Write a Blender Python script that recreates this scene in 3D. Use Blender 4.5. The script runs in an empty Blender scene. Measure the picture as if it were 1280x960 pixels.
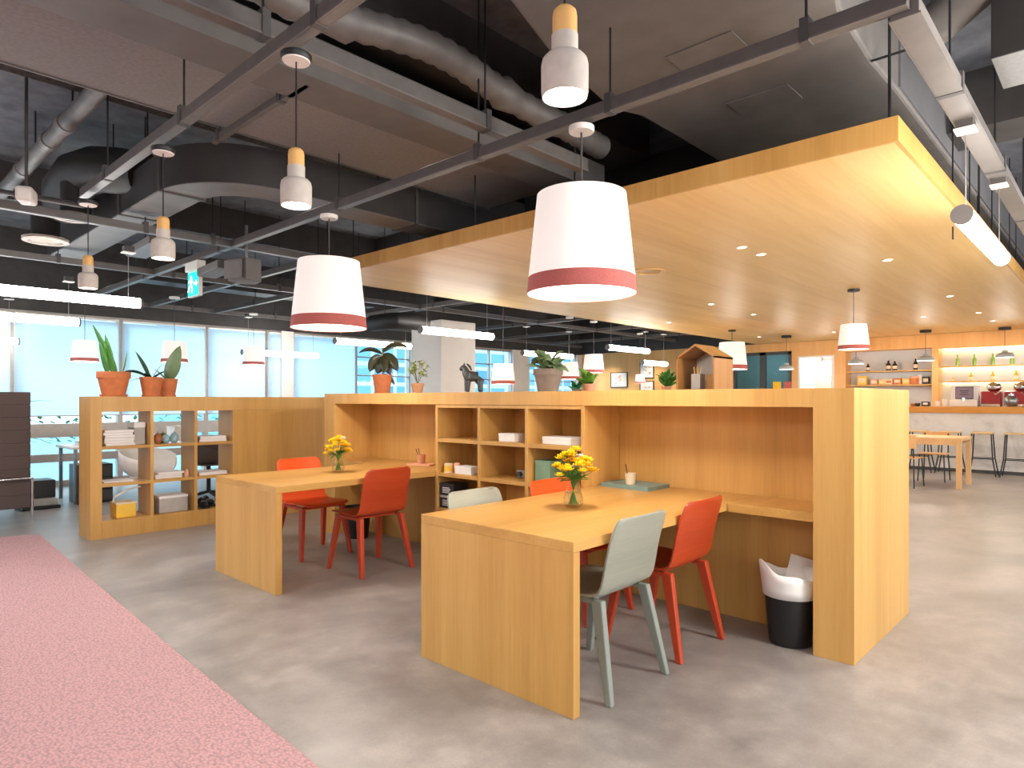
import bpy, bmesh, math, random
from mathutils import Vector, Matrix
random.seed(7)
C = bpy.context.scene.collection
PI = math.pi
# ------------------------------------------------------------------ camera
FPX, YAW, HY, HC = 824.3, 0.7517, 499.7, 1.336
FW = Vector((-math.sin(YAW), math.cos(YAW), 0)); RT = Vector((math.cos(YAW), math.sin(YAW), 0))
def ray(px, py):
    return FW + RT*((px-640)/FPX) + Vector((0, 0, (HY-py)/FPX))
def on_z(px, py, z): r = ray(px, py); return Vector((0, 0, HC)) + r*((z-HC)/r.z)
def on_x(px, py, x): r = ray(px, py); return Vector((0, 0, HC)) + r*(x/r.x)
def on_y(px, py, y): r = ray(px, py); return Vector((0, 0, HC)) + r*(y/r.y)
def on_d(px, py, d): return Vector((0, 0, HC)) + ray(px, py)*d
cam = bpy.data.cameras.new('camera'); co = bpy.data.objects.new('camera', cam); C.objects.link(co)
co.location = (0, 0, HC); co.rotation_euler = (PI/2, 0, YAW)
cam.sensor_fit = 'HORIZONTAL'; cam.sensor_width = 36; cam.lens = FPX/1280*36; cam.shift_y = (HY-480)/1280
cam.clip_start = .05; cam.clip_end = 400
bpy.context.scene.camera = co
# ------------------------------------------------------------------ materials
def srgb(r, g, b):
    f = lambda c: (c/255/12.92) if c/255 <= .04045 else ((c/255+.055)/1.055)**2.4
    return (f(r), f(g), f(b), 1)
def newmat(name):
    m = bpy.data.materials.new(name); m.use_nodes = True
    nt = m.node_tree; b = nt.nodes['Principled BSDF']
    return m, nt, b
def N(nt, t, **kw):
    n = nt.nodes.new(t)
    for k, v in kw.items(): setattr(n, k, v)
    return n
def ramp(nt, fac, stops):
    r = N(nt, 'ShaderNodeValToRGB'); e = r.color_ramp.elements
    while len(e) < len(stops): e.new(.5)
    for i, (p, c) in enumerate(stops): e[i].position = p; e[i].color = c
    nt.links.new(fac, r.inputs[0]); return r.outputs[0]
def coords(nt, scale=(1, 1, 1), loc=(0, 0, 0), kind='Object'):
    tc = N(nt, 'ShaderNodeTexCoord'); mp = N(nt, 'ShaderNodeMapping')
    mp.inputs['Scale'].default_value = scale; mp.inputs['Location'].default_value = loc
    nt.links.new(tc.outputs[kind], mp.inputs[0]); return mp.outputs[0]
def noise(nt, vec, scale, detail=4, rough=.5, dist=0):
    n = N(nt, 'ShaderNodeTexNoise'); n.inputs['Scale'].default_value = scale
    n.inputs['Detail'].default_value = detail; n.inputs['Roughness'].default_value = rough
    n.inputs['Distortion'].default_value = dist
    nt.links.new(vec, n.inputs['Vector']); return n.outputs[0]
def bump(nt, b, h, strength, dist=.01):
    bp = N(nt, 'ShaderNodeBump'); bp.inputs['Strength'].default_value = strength; bp.inputs['Distance'].default_value = dist
    nt.links.new(h, bp.inputs['Height']); nt.links.new(bp.outputs[0], b.inputs['Normal'])
def plain(name, col, rough=.5, metal=0, var=.08, nscale=14, bmp=0, spec=.5):
    """colour with a faint procedural mottling"""
    m, nt, b = newmat(name)
    v = coords(nt); f = noise(nt, v, nscale, 5)
    lo = tuple(c*(1-var) for c in col[:3])+(1,); hi = tuple(min(1, c*(1+var)) for c in col[:3])+(1,)
    nt.links.new(ramp(nt, f, [(.3, lo), (.7, hi)]), b.inputs['Base Color'])
    b.inputs['Roughness'].default_value = rough; b.inputs['Metallic'].default_value = metal
    b.inputs['Specular IOR Level'].default_value = spec
    if bmp: bump(nt, b, f, bmp)
    return m
def wood(name, axis, dark, mid, light, rough=.42, fine=70, spec=.4):
    m, nt, b = newmat(name)
    s = [1, 1, 1]; s[axis] = .045
    v = coords(nt, tuple(s))
    f1 = noise(nt, v, 9, 3, .5, .6); f2 = noise(nt, v, fine, 5, .65)
    s2 = [1, 1, 1]; s2[axis] = .012
    f3 = noise(nt, coords(nt, tuple(s2), (3.1, 1.7, .4)), 3.2, 1, .4)
    mx = N(nt, 'ShaderNodeMix', data_type='FLOAT'); mx.inputs[0].default_value = .45
    nt.links.new(f1, mx.inputs[2]); nt.links.new(f2, mx.inputs[3])
    mx2 = N(nt, 'ShaderNodeMix', data_type='FLOAT'); mx2.inputs[0].default_value = .35
    nt.links.new(mx.outputs[0], mx2.inputs[2]); nt.links.new(f3, mx2.inputs[3])
    nt.links.new(ramp(nt, mx2.outputs[0], [(.31, dark), (.5, mid), (.69, light)]), b.inputs['Base Color'])
    b.inputs['Roughness'].default_value = rough; b.inputs['Specular IOR Level'].default_value = spec
    bump(nt, b, f2, .05, .002)
    return m
def emit(name, col, strength, base=None):
    m, nt, b = newmat(name)
    b.inputs['Base Color'].default_value = base or col
    b.inputs['Emission Color'].default_value = col; b.inputs['Emission Strength'].default_value = strength
    b.inputs['Roughness'].default_value = .6
    return m
M = {}
oak = (srgb(182, 135, 70), srgb(203, 156, 86), srgb(215, 171, 103))
M['oak_z'] = wood('oak vertical grain', 2, *oak)
M['oak_y'] = wood('oak lengthwise grain', 1, *oak, rough=.33)
M['oak_x'] = wood('oak crosswise grain', 0, *oak)
M['soffit'] = wood('oak soffit veneer', 1, srgb(220, 180, 112), srgb(233, 196, 130), srgb(241, 209, 148), rough=.46, fine=40)
M['table_oak'] = wood('pale oak cafe table', 2, srgb(214, 164, 112), srgb(230, 184, 130), srgb(238, 196, 146))
M['box_ply'] = wood('warm walnut ply', 2, srgb(128, 88, 40), srgb(154, 108, 54), srgb(172, 126, 68))
M['lamp_wood'] = wood('pale turned wood', 2, srgb(214, 164, 96), srgb(228, 180, 112), srgb(238, 194, 128), fine=120)
red = (srgb(160, 54, 24), srgb(184, 68, 32), srgb(197, 82, 44))
M['chair_red'] = wood('red stained plywood', 1, *red, rough=.4, fine=90)
M['leg_red'] = plain('red stained wood', srgb(188, 68, 36), .42, var=.06)
M['chair_orange'] = wood('orange red stained plywood', 1, srgb(206, 66, 24), srgb(228, 84, 34), srgb(238, 98, 46), rough=.4, fine=90)
M['leg_orange'] = plain('orange red stained wood', srgb(190, 66, 38), .42, var=.06)
M['chair_grey'] = wood('sage grey stained plywood', 1, srgb(140, 142, 128), srgb(156, 157, 142), srgb(168, 168, 153), rough=.4, fine=90)
M['leg_grey'] = plain('sage grey stained wood', srgb(140, 146, 138), .42, var=.05)
M['black_plastic'] = plain('black plastic', srgb(30, 30, 32), .4)
M['black_metal'] = plain('black powder coated metal', srgb(26, 26, 28), .45)
M['dark_metal'] = plain('dark grey painted metal', srgb(74, 72, 72), .5, var=.1)
M['rail'] = plain('grey painted strut steel', srgb(104, 100, 98), .38, .25, var=.1)
M['duct'] = plain('charcoal painted duct steel', srgb(58, 56, 56), .42, .2, var=.12, nscale=5)
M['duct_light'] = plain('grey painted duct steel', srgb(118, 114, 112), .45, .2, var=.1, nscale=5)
M['black_duct'] = plain('black painted duct steel', srgb(40, 38, 38), .5, .1, var=.15, nscale=4)
M['silver'] = plain('galvanised steel', srgb(150, 150, 150), .35, .8, var=.12, nscale=8)
M['duct_foil'] = plain('dull grey duct foil', srgb(112, 109, 108), .55, .3, var=.16, nscale=9)
M['chrome'] = plain('polished steel', srgb(200, 200, 202), .18, 1, var=.03)
M['white'] = plain('white paint', srgb(236, 232, 226), .55, var=.03)
M['warm_white'] = plain('warm white plaster', srgb(232, 224, 216), .7, var=.03, nscale=3)
M['white_paper'] = plain('white paper', srgb(238, 236, 234), .7, var=.03)
M['terracotta'] = plain('terracotta clay', srgb(206, 122, 74), .75, var=.12, nscale=18)
M['pale_clay'] = plain('pale clay', srgb(206, 150, 112), .75, var=.1, nscale=18)
M['grey_clay'] = plain('grey clay', srgb(132, 116, 104), .8, var=.12, nscale=18)
M['soil'] = plain('potting soil', srgb(58, 42, 32), .95, var=.4, nscale=60, bmp=.6)
M['concrete'] = plain('cast concrete lampshade', srgb(196, 188, 180), .75, var=.07, nscale=30)
M['sofa'] = plain('brown grey wool', srgb(92, 78, 74), .95, var=.14, nscale=120, bmp=.2)
M['leaf'] = plain('green leaf', srgb(72, 128, 52), .42, var=.25, nscale=9)
M['leaf_dark'] = plain('dark green leaf', srgb(52, 84, 50), .38, var=.3, nscale=8)
M['leaf_bluegreen'] = plain('grey green leaf', srgb(112, 134, 92), .5, var=.25, nscale=8)
M['leaf_rubber'] = plain('dark rubber plant leaf', srgb(64, 66, 48), .3, var=.35, nscale=6)
M['leaf_pale'] = plain('pale green leaf', srgb(176, 188, 116), .55, var=.25, nscale=12)
M['leaf_bright'] = plain('bright green leaf', srgb(110, 168, 60), .45, var=.2, nscale=10)
M['leaf_teal'] = plain('teal green leaf', srgb(56, 140, 92), .45, var=.2, nscale=10)
M['stem'] = plain('plant stem', srgb(104, 96, 60), .6)
M['niche'] = plain('cool white niche wall', srgb(206, 208, 208), .7, var=.03, nscale=3)
M['dome_grey'] = plain('blue grey enamel', srgb(168, 178, 182), .4)
M['petal'] = plain('yellow petal', srgb(255, 224, 44), .55, var=.12, nscale=20)
M['petal_orange'] = plain('orange petal', srgb(253, 198, 34), .55, var=.12, nscale=20)
M['petal_white'] = plain('cream petal', srgb(250, 236, 220), .55, var=.06)
M['teal'] = plain('teal lacquer', srgb(122, 150, 144), .45)
M['green_card'] = plain('green card', srgb(126, 160, 130), .6)
M['pink_card'] = plain('pink card', srgb(232, 172, 140), .6)
M['cream'] = plain('cream paper pulp', srgb(232, 212, 180), .7)
M['pencil'] = plain('dark wooden pencil', srgb(96, 66, 44), .6)
M['yellow'] = plain('yellow plastic', srgb(244, 196, 70), .5)
M['grey_box'] = plain('grey card', srgb(178, 174, 168), .7)
M['brown'] = plain('brown ceramic', srgb(170, 106, 66), .35)
M['olive'] = plain('olive ceramic', srgb(128, 122, 60), .35)
M['blue_glaze'] = plain('pale blue ceramic', srgb(150, 186, 196), .3)
M['horse'] = plain('dark grey painted wood', srgb(62, 64, 66), .42, var=.25, nscale=22)
M['red_machine'] = plain('red enamel', srgb(168, 34, 44), .3)
M['plaque'] = plain('mauve plaque', srgb(150, 128, 146), .5)
M['slab'] = plain('grey spray coated soffit', srgb(96, 99, 106), .9, var=.3, nscale=6, bmp=.3)
M['slab_rough'] = plain('dark sprayed insulation', srgb(62, 58, 55), .98, var=.5, nscale=26, bmp=1.0)
M['dark_beam'] = plain('black painted beam', srgb(60, 58, 58), .7, var=.2, nscale=5)
M['panel'] = plain('grey acoustic board', srgb(136, 137, 138), .9, var=.10, nscale=40, bmp=.15)
M['panel_dark'] = plain('dark grey metal ceiling box', srgb(104, 101, 99), .55, var=.12, nscale=5)
M['blue_grey'] = plain('blue grey duct lining', srgb(96, 96, 100), .6, var=.1, nscale=4)
M['alu'] = plain('aluminium window frame', srgb(168, 160, 154), .45, .3, var=.05)
M['band'] = plain('brick red woven band', srgb(194, 106, 100), .8, var=.14, nscale=160)
M['wood_wall'] = wood('honey oak wall panelling', 2, srgb(214, 156, 90), srgb(230, 176, 110), srgb(238, 190, 126))
M['oak_bar'] = wood('amber oak counter', 0, srgb(206, 136, 60), srgb(222, 154, 74), srgb(232, 170, 92), rough=.35)
M['bottle_green'] = plain('green bottle glass', srgb(132, 170, 60), .15, var=.1)
M['bottle_yellow'] = plain('yellow drink bottle', srgb(226, 178, 40), .2, var=.12)
M['bottle_dark'] = plain('dark bottle glass', srgb(44, 34, 30), .15, var=.1)
M['tan'] = plain('tan leatherette seat', srgb(222, 190, 138), .6)
M['cafe_seat'] = wood('honey bent plywood', 0, srgb(206, 152, 96), srgb(220, 168, 110), srgb(230, 182, 126))
M['blind'] = None
# concrete floor
m, nt, b = newmat('polished grey floor'); M['floor'] = m
v = coords(nt); f1 = noise(nt, coords(nt, (1, .6, 1)), 1.1, 6, .62, .4); f2 = noise(nt, v, 7, 6, .6); f3 = noise(nt, v, 90, 3, .6)
a = N(nt, 'ShaderNodeMix', data_type='FLOAT'); a.inputs[0].default_value = .35; nt.links.new(f1, a.inputs[2]); nt.links.new(f2, a.inputs[3])
a2 = N(nt, 'ShaderNodeMix', data_type='FLOAT'); a2.inputs[0].default_value = .12; nt.links.new(a.outputs[0], a2.inputs[2]); nt.links.new(f3, a2.inputs[3])
nt.links.new(ramp(nt, a2.outputs[0], [(.33, srgb(118, 112, 110)), (.5, srgb(149, 143, 139)), (.67, srgb(182, 174, 169))]), b.inputs['Base Color'])
nt.links.new(ramp(nt, f2, [(.3, (.3,)*3+(1,)), (.7, (.46,)*3+(1,))]), b.inputs['Roughness'])
b.inputs['Specular IOR Level'].default_value = .5
# woven carpet
m, nt, b = newmat('woven pink carpet'); M['carpet'] = m
vc = coords(nt)
ck = N(nt, 'ShaderNodeTexVoronoi'); ck.inputs['Scale'].default_value = 58; nt.links.new(coords(nt, (1, 1.5, 1)), ck.inputs['Vector'])
fn = noise(nt, vc, 120, 4, .7); fl = noise(nt, vc, 1.2, 3)
base = ramp(nt, ck.outputs['Distance'], [(.1, srgb(206, 166, 169)), (.45, srgb(192, 148, 152)), (.75, srgb(146, 122, 127))])
mixn = N(nt, 'ShaderNodeMix', data_type='RGBA', blend_type='MIX'); mixn.inputs[0].default_value = .35
nt.links.new(base, mixn.inputs[6]); nt.links.new(ramp(nt, fn, [(.35, srgb(184, 132, 136)), (.65, srgb(210, 176, 178))]), mixn.inputs[7])
nt.links.new(mixn.outputs[2], b.inputs['Base Color']); b.inputs['Roughness'].default_value = .95
bump(nt, b, ck.outputs['Distance'], .5, .006)
# marble-like concrete counter front
m, nt, b = newmat('white veined stone'); M['stone'] = m
f = noise(nt, coords(nt), 2.2, 8, .66, 1.4)
nt.links.new(ramp(nt, f, [(.34, srgb(208, 202, 196)), (.46, srgb(224, 219, 214)), (.62, srgb(232, 228, 224))]), b.inputs['Base Color']); b.inputs['Roughness'].default_value = .5
# blinds let daylight through
m, nt, b = newmat('translucent roller blind'); M['blind'] = m
tr = N(nt, 'ShaderNodeBsdfTranslucent'); df = N(nt, 'ShaderNodeBsdfDiffuse'); ms = N(nt, 'ShaderNodeMixShader')
fb = noise(nt, coords(nt, (1, 60, 60)), 20, 2)
cb = ramp(nt, fb, [(.3, srgb(226, 236, 240)), (.7, srgb(238, 246, 250))])
nt.links.new(cb, tr.inputs[0]); nt.links.new(cb, df.inputs[0]); ms.inputs[0].default_value = .7
nt.links.new(df.outputs[0], ms.inputs[1]); nt.links.new(tr.outputs[0], ms.inputs[2])
nt.links.new(ms.outputs[0], nt.nodes['Material Output'].inputs[0])
# tinted window glass (thin)
def glass(name, col, gl=.08):
    m, nt, b = newmat(name)
    t = N(nt, 'ShaderNodeBsdfTransparent'); g = N(nt, 'ShaderNodeBsdfGlossy'); ms = N(nt, 'ShaderNodeMixShader')
    t.inputs[0].default_value = col; g.inputs['Roughness'].default_value = .02
    fr = N(nt, 'ShaderNodeLayerWeight'); fr.inputs[0].default_value = .22
    pw = N(nt, 'ShaderNodeMath', operation='POWER'); pw.inputs[1].default_value = 1.7; nt.links.new(fr.outputs['Facing'], pw.inputs[0])
    mu = N(nt, 'ShaderNodeMath', operation='MULTIPLY'); mu.inputs[1].default_value = gl*6; nt.links.new(pw.outputs[0], mu.inputs[0]); nt.links.new(mu.outputs[0], ms.inputs[0]); nt.links.new(t.outputs[0], ms.inputs[1]); nt.links.new(g.outputs[0], ms.inputs[2])
    nt.links.new(ms.outputs[0], nt.nodes['Material Output'].inputs[0]); return m
M['glass'] = glass('blue tinted window glass', (.74, .90, .96, 1))
M['dark_glass'] = glass('smoky partition glass', (.42, .62, .68, 1))
M['clear'] = glass('clear vase glass', (.955, .965, .955, 1), .10)
M['water'] = glass('vase water', (.97, .98, .95, 1))
M['tube'] = emit('lit tube diffuser', (1, .95, .9, 1), 13)
M['disc'] = emit('lit lamp diffuser', (1, .90, .80, 1), 3.2)
M['bulb'] = emit('lit bulb', (1, .96, .9, 1), 14)
M['downlight'] = emit('lit downlight', (1, .9, .75, 1), 12)
M['exit_green'] = emit('lit green sign face', (.0, .62, .50, 1), 1.1)
M['exit_white'] = emit('lit white sign symbol', (.85, 1, .98, 1), 1.2)
M['led'] = emit('led strip', (1, 1, .48, 1), 7)
M['door_glow'] = emit('lit room beyond the door', (1, .98, .95, 1), .9)
# glowing fabric shade
m, nt, b = newmat('white linen lampshade lit from within'); M['shade'] = m
fs = noise(nt, coords(nt, (1, 1, .3)), 140, 3)
cs = ramp(nt, fs, [(.3, srgb(246, 236, 228)), (.7, srgb(252, 246, 242))])
nt.links.new(cs, b.inputs['Base Color']); nt.links.new(cs, b.inputs['Emission Color']); b.inputs['Emission Strength'].default_value = .27; b.inputs['Roughness'].default_value = .9
# city facade outside
m, nt, b = newmat('glazed facade'); M['facade'] = m
br = N(nt, 'ShaderNodeTexBrick'); br.inputs['Scale'].default_value = 1; br.inputs['Mortar Size'].default_value = .12
br.inputs['Brick Width'].default_value = 1.5; br.inputs['Row Height'].default_value = 1.1; br.offset = 0
mp = N(nt, 'ShaderNodeMapping'); mp.inputs['Rotation'].default_value = (0, PI/2, 0)
cx = N(nt, 'ShaderNodeCombineXYZ'); sx = N(nt, 'ShaderNodeSeparateXYZ'); tc = N(nt, 'ShaderNodeTexCoord')
nt.links.new(tc.outputs['Object'], sx.inputs[0]); nt.links.new(sx.outputs[1], cx.inputs[0]); nt.links.new(sx.outputs[2], cx.inputs[1])
nt.links.new(cx.outputs[0], br.inputs['Vector'])
br.inputs['Color1'].default_value = srgb(90, 150, 180); br.inputs['Color2'].default_value = srgb(140, 190, 210); br.inputs['Mortar'].default_value = srgb(225, 235, 238)
nt.links.new(br.outputs[0], b.inputs['Base Color']); b.inputs['Roughness'].default_value = .4
M['pavement'] = plain('pale pavement', srgb(150, 172, 186), .8, var=.06, nscale=3)
# ------------------------------------------------------------------ mesh builder
class MB:
    def __init__(s): s.b = bmesh.new()
    def box(s, x0, x1, y0, y1, z0, z1, mat=None):
        vs = [s.b.verts.new(p) for p in [(x0,y0,z0),(x1,y0,z0),(x1,y1,z0),(x0,y1,z0),(x0,y0,z1),(x1,y0,z1),(x1,y1,z1),(x0,y1,z1)]]
        if mat is not None:
            for v in vs: v.co = mat @ v.co
        for f in [(0,3,2,1),(4,5,6,7),(0,1,5,4),(1,2,6,5),(2,3,7,6),(3,0,4,7)]: s.b.faces.new([vs[i] for i in f])
        return s
    def prism(s, poly, z0, z1, mat=None):
        a = [s.b.verts.new((p[0], p[1], z0)) for p in poly]; c = [s.b.verts.new((p[0], p[1], z1)) for p in poly]
        if mat is not None:
            for v in a+c: v.co = mat @ v.co
        n = len(poly)
        s.b.faces.new(a[::-1]); s.b.faces.new(c)
        for i in range(n): s.b.faces.new([a[i], a[(i+1) % n], c[(i+1) % n], c[i]])
        return s
    def lathe(s, prof, c=(0, 0, 0), seg=32, mat=None, wob=None):
        rings = []
        for r, z in prof:
            if r < 1e-6: rings.append([s.b.verts.new((c[0], c[1], c[2]+z))])
            else: rings.append([s.b.verts.new((c[0]+r*math.cos(2*PI*k/seg), c[1]+r*math.sin(2*PI*k/seg), c[2]+z)) for k in range(seg)])
        for A, B in zip(rings, rings[1:]):
            for k in range(seg):
                k2 = (k+1) % seg
                if len(A) == 1 and len(B) == 1: continue
                if len(A) == 1: s.b.faces.new([A[0], B[k2], B[k]])
                elif len(B) == 1: s.b.faces.new([A[k], A[k2], B[0]])
                else: s.b.faces.new([A[k], A[k2], B[k2], B[k]])
        if mat is not None:
            for R in rings:
                for v in R: v.co = mat @ v.co
        return s
    def tube(s, pts, r, seg=10, cap=True):
        pts = [Vector(p) for p in pts]; rr = r if isinstance(r, (list, tuple)) else [r]*len(pts)
        rings = []; up = Vector((0, 0, 1)); last = None
        for i, p in enumerate(pts):
            d = (pts[min(i+1, len(pts)-1)]-pts[max(i-1, 0)]).normalized()
            if last is None: last = up.cross(d) if abs(d.dot(up)) < .95 else Vector((1, 0, 0)).cross(d)
            u = (last - d*last.dot(d)).normalized(); w = d.cross(u); last = u
            rings.append([s.b.verts.new(p+(u*math.cos(2*PI*k/seg)+w*math.sin(2*PI*k/seg))*rr[i]) for k in range(seg)])
        for A, B in zip(rings, rings[1:]):
            for k in range(seg): s.b.faces.new([A[k], A[(k+1) % seg], B[(k+1) % seg], B[k]])
        if cap: s.b.faces.new(rings[0][::-1]); s.b.faces.new(rings[-1])
        return s
    def sweep_rect(s, path, w, h):
        """rectangular duct along a plan path; path z is the underside"""
        pts = [Vector(p) for p in path]; rings = []
        for i, p in enumerate(pts):
            d = (pts[min(i+1, len(pts)-1)]-pts[max(i-1, 0)]); d.z = 0; d.normalize(); n = Vector((-d.y, d.x, 0))
            rings.append([s.b.verts.new(p+n*a*w/2+Vector((0, 0, z))) for a, z in ((-1, 0), (1, 0), (1, h), (-1, h))])
        for A, B in zip(rings, rings[1:]):
            for k in range(4): s.b.faces.new([A[k], A[(k+1) % 4], B[(k+1) % 4], B[k]])
        s.b.faces.new(rings[0][::-1]); s.b.faces.new(rings[-1]); return s
    def leaf(s, base, az, el, length, width, droop=.6, fold=.25, n=8, tip=.0, twist=0):
        """leaf blade: az heading, el start elevation, droop bends it down along its length"""
        p = Vector(base); e = el; rows = []
        for i in range(n+1):
            t = i/n
            w = width/2*(math.sin(PI*min(1, t**.75*.97+.02))**.8 if i < n else 0)+.0008
            d = Vector((math.cos(az)*math.cos(e), math.sin(az)*math.cos(e), math.sin(e)))
            side = Vector((-math.sin(az), math.cos(az), 0))
            nrm = d.cross(side)
            if twist: side = side*math.cos(twist)+nrm*math.sin(twist); nrm = d.cross(side)
            rows.append([s.b.verts.new(p+side*a*w - nrm*abs(a)*fold*w) for a in (-1, 0, 1)])
            p = p+d*(length/n); e -= droop/n
        for A, B in zip(rows, rows[1:]):
            for k in range(2): s.b.faces.new([A[k], A[k+1], B[k+1], B[k]])
        return s
    def ball(s, c, r, seg=12, rings=8, sc=(1, 1, 1)):
        prof = [(r*math.sin(PI*i/rings)*1.0, -r*math.cos(PI*i/rings)) for i in range(rings+1)]
        prof[0] = (0, -r); prof[-1] = (0, r)
        return s.lathe(prof, (0, 0, 0), seg, Matrix.Translation(c) @ Matrix.Diagonal((*sc, 1)))
    def build(s, name, mat, parent=None, bevel=0, smooth=False, solid=0, sub=0, ang=40):
        bmesh.ops.recalc_face_normals(s.b, faces=s.b.faces)
        me = bpy.data.meshes.new(name); s.b.to_mesh(me); s.b.free()
        o = bpy.data.objects.new(name, me); C.objects.link(o); me.materials.append(M[mat] if isinstance(mat, str) else mat)
        if parent: o.parent = parent
        if solid: md = o.modifiers.new('solid', 'SOLIDIFY'); md.thickness = solid; md.offset = 0
        if bevel: md = o.modifiers.new('bevel', 'BEVEL'); md.width = bevel; md.segments = 2; md.limit_method = 'ANGLE'; md.angle_limit = math.radians(35)
        if sub: md = o.modifiers.new('sub', 'SUBSURF'); md.levels = md.render_levels = sub
        if smooth:
            me.polygons.foreach_set('use_smooth', [True]*len(me.polygons))
            me.set_sharp_from_angle(angle=math.radians(ang))
        return o
def tag(o, label, cat, group=None):
    o['label'] = label; o['category'] = cat
    if group: o['group'] = group
    return o
def thing(name, label, cat, loc=(0, 0, 0), rz=0, group=None):
    o = bpy.data.objects.new(name, None); C.objects.link(o); o.empty_display_size = .1
    o.location = loc; o.rotation_euler = (0, 0, rz)
    return tag(o, label, cat, group)
def struct(o): o['kind'] = 'structure'; return o
def dup(root, loc, rz, label, group=None, mats=None):
    r = root.copy(); C.objects.link(r); r.location = loc; r.rotation_euler = (0, 0, rz); r['label'] = label
    if group: r['group'] = group
    def rec(src, dst):
        for ch in list(src.children):
            c = ch.copy(); C.objects.link(c); c.parent = dst
            if mats and c.type == 'MESH':
                for old, new in mats.items():
                    if c.data.materials[0] == M[old]:
                        c.data = c.data.copy(); c.data.materials[0] = M[new]
            rec(ch, c)
    rec(root, r); return r
def light(name, kind, loc, power, col=(1, .9, .8), size=.1, rot=(0, 0, 0), spot=None, blend=.6):
    l = bpy.data.lights.new(name, kind); l.energy = power; l.color = col
    if kind == 'AREA': l.shape = 'DISK'; l.size = size
    else: l.shadow_soft_size = size
    if kind == 'SPOT': l.spot_size = spot; l.spot_blend = blend
    o = bpy.data.objects.new(name, l); C.objects.link(o); o.location = loc; o.rotation_euler = rot; return o
# ================================================================== SETTING
XW, YB, ZC = -12.1, 16.0, 3.9
struct(MB().box(-12.4, 7, -7, 18.2, -.12, 0).build('floor', 'floor'))
struct(MB().box(-12.4, 7, -7, 18.2, ZC, ZC+.15).build('ceiling', 'slab'))
# left wall: head beam, sill, columns
struct(MB().box(XW-.25, XW, -3, YB, 2.68, ZC).build('wall_left', 'dark_beam'))
t = struct(MB().box(XW-.2, XW+.06, -3, YB, 0, .088).build('baseboard_left', 'alu'))
for n, (y0, y1) in enumerate([(6.32, 6.58), (9.5, 11.3), (12.94, 13.6), (15.75, 16.0)]):
    struct(MB().box(XW-.2, XW+.05, y0, y1, 0, 2.68).build('trim_%d' % (n+1), 'warm_white', bevel=.006))
WIN = [(-3, 2.06, 1), (2.1, 3.5, 1), (3.54, 4.88, 1), (4.92, 6.0, 1), (6.06, 6.32, 1), (6.58, 8.02, 1), (8.06, 9.5, 0), (11.3, 12.94, 0), (13.6, 15.75, 0)]
for n, (y0, y1, bl) in enumerate(WIN):
    w = struct(bpy.data.objects.new('window_%d' % (n+1), None)); C.objects.link(w)
    f = MB()
    for a in (y0-.02, y1-.02): f.box(XW-.12, XW, a, a+.04, .088, 2.68)
    f.box(XW-.12, XW, y0+.02, y1-.02, .372, .496); f.box(XW-.12, XW, y0+.02, y1-.02, .755, .965); f.box(XW-.12, XW, y0+.02, y1-.02, 2.62, 2.68)
    f.build('window_frame', 'alu', w)
    if not bl:
        g = MB(); g.box(XW-.1, XW-.03, (y0+y1)/2-.02, (y0+y1)/2+.02, .965, 2.62)
        for z in (1.4, 1.85, 2.25): g.box(XW-.09, XW-.04, y0+.02, y1-.02, z, z+.025)
        g.build('glazing_bar', 'alu', w)
    MB().box(XW-.07, XW-.06, y0+.02, y1-.02, .088, 2.62).build('window_pane', 'glass', w)
bn = ['at the far left edge, behind the dark sofa', 'behind the snake plant in the big clay pot', 'behind the two small clay pots', 'above the plain end of the cubby shelf', 'narrow one between the blue window strip and the pale column', 'behind the lit white drum lamp over the left desk']
for (y0, y1, bl), nm in zip(WIN, bn):
    r = MB().box(XW+.012, XW+.018, y0+.0, y1-.0, 1.094, 2.60).build('roller_blind', 'blind')
    tag(r, 'white roller blind pulled down, '+nm, 'blind', 'roller blinds on the window wall')
    MB().tube([(XW+.03, y0+.01, 2.63), (XW+.03, y1-.01, 2.63)], .022, 10).build('blind_roller', 'white', r, smooth=True)
    MB().box(XW+.008, XW+.024, y0+.01, y1-.01, 1.078, 1.094).build('bottom_bar', 'alu', r)
# outside
o = MB().box(-60, -12.45, -30, 60, -.6, -.5).build('street_pavement', 'pavement'); tag(o, 'pale pavement outside the low window panes', 'pavement')
o = MB().box(-40, -30, 13, 70, -.5, 26).build('office_building', 'facade'); tag(o, 'blue glass office building across the street, seen through the clear windows', 'building')
hb = MB(); rng = random.Random(3)
for k in range(900):
    hb.leaf((-12.95+rng.uniform(-.2, .2), rng.uniform(-2, 9), .62+rng.uniform(0, .4)), rng.uniform(0, 6.3), rng.uniform(-.2, 1.2), .13, .07, .6, n=3)
h = hb.build('hedge', 'leaf_teal'); tag(h, 'row of green shrubs outside, seen below the roller blinds', 'hedge'); h['kind'] = 'stuff'
# back wall: wood panelling with openings
wb = MB()
for x0, x1, z0, z1 in [(-12.1, -7.3, 0, 2.7), (-7.3, -5.85, 2.5, 2.7), (-5.85, -5.70, 0, 2.7), (-5.70, -4.90, 2.36, 2.7), (-4.90, -4.66, 0, 2.7),
                       (-4.66, -2.99, 2.42, 2.7), (-4.66, -2.99, 0, .9), (-2.99, -2.875, 0, 2.7), (-2.875, 2.2, 2.40, 2.7), (-2.875, 2.2, 0, .9), (2.2, 7, 0, 2.7)]:
    wb.box(x0, x1, YB, YB+.06, z0, z1)
struct(wb.build('wall_back', 'wood_wall'))
struct(MB().box(-12.1, 7, YB, YB+.2, 2.7, ZC).build('trim_5', 'dark_beam'))
n1 = MB(); n1.box(-4.66, -2.99, YB+.4, YB+.42, .9, 2.42); n1.box(-2.875, 2.2, YB+.4, YB+.42, .9, 2.40)
struct(n1.build('trim_6', 'niche'))
n2 = MB()
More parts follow.
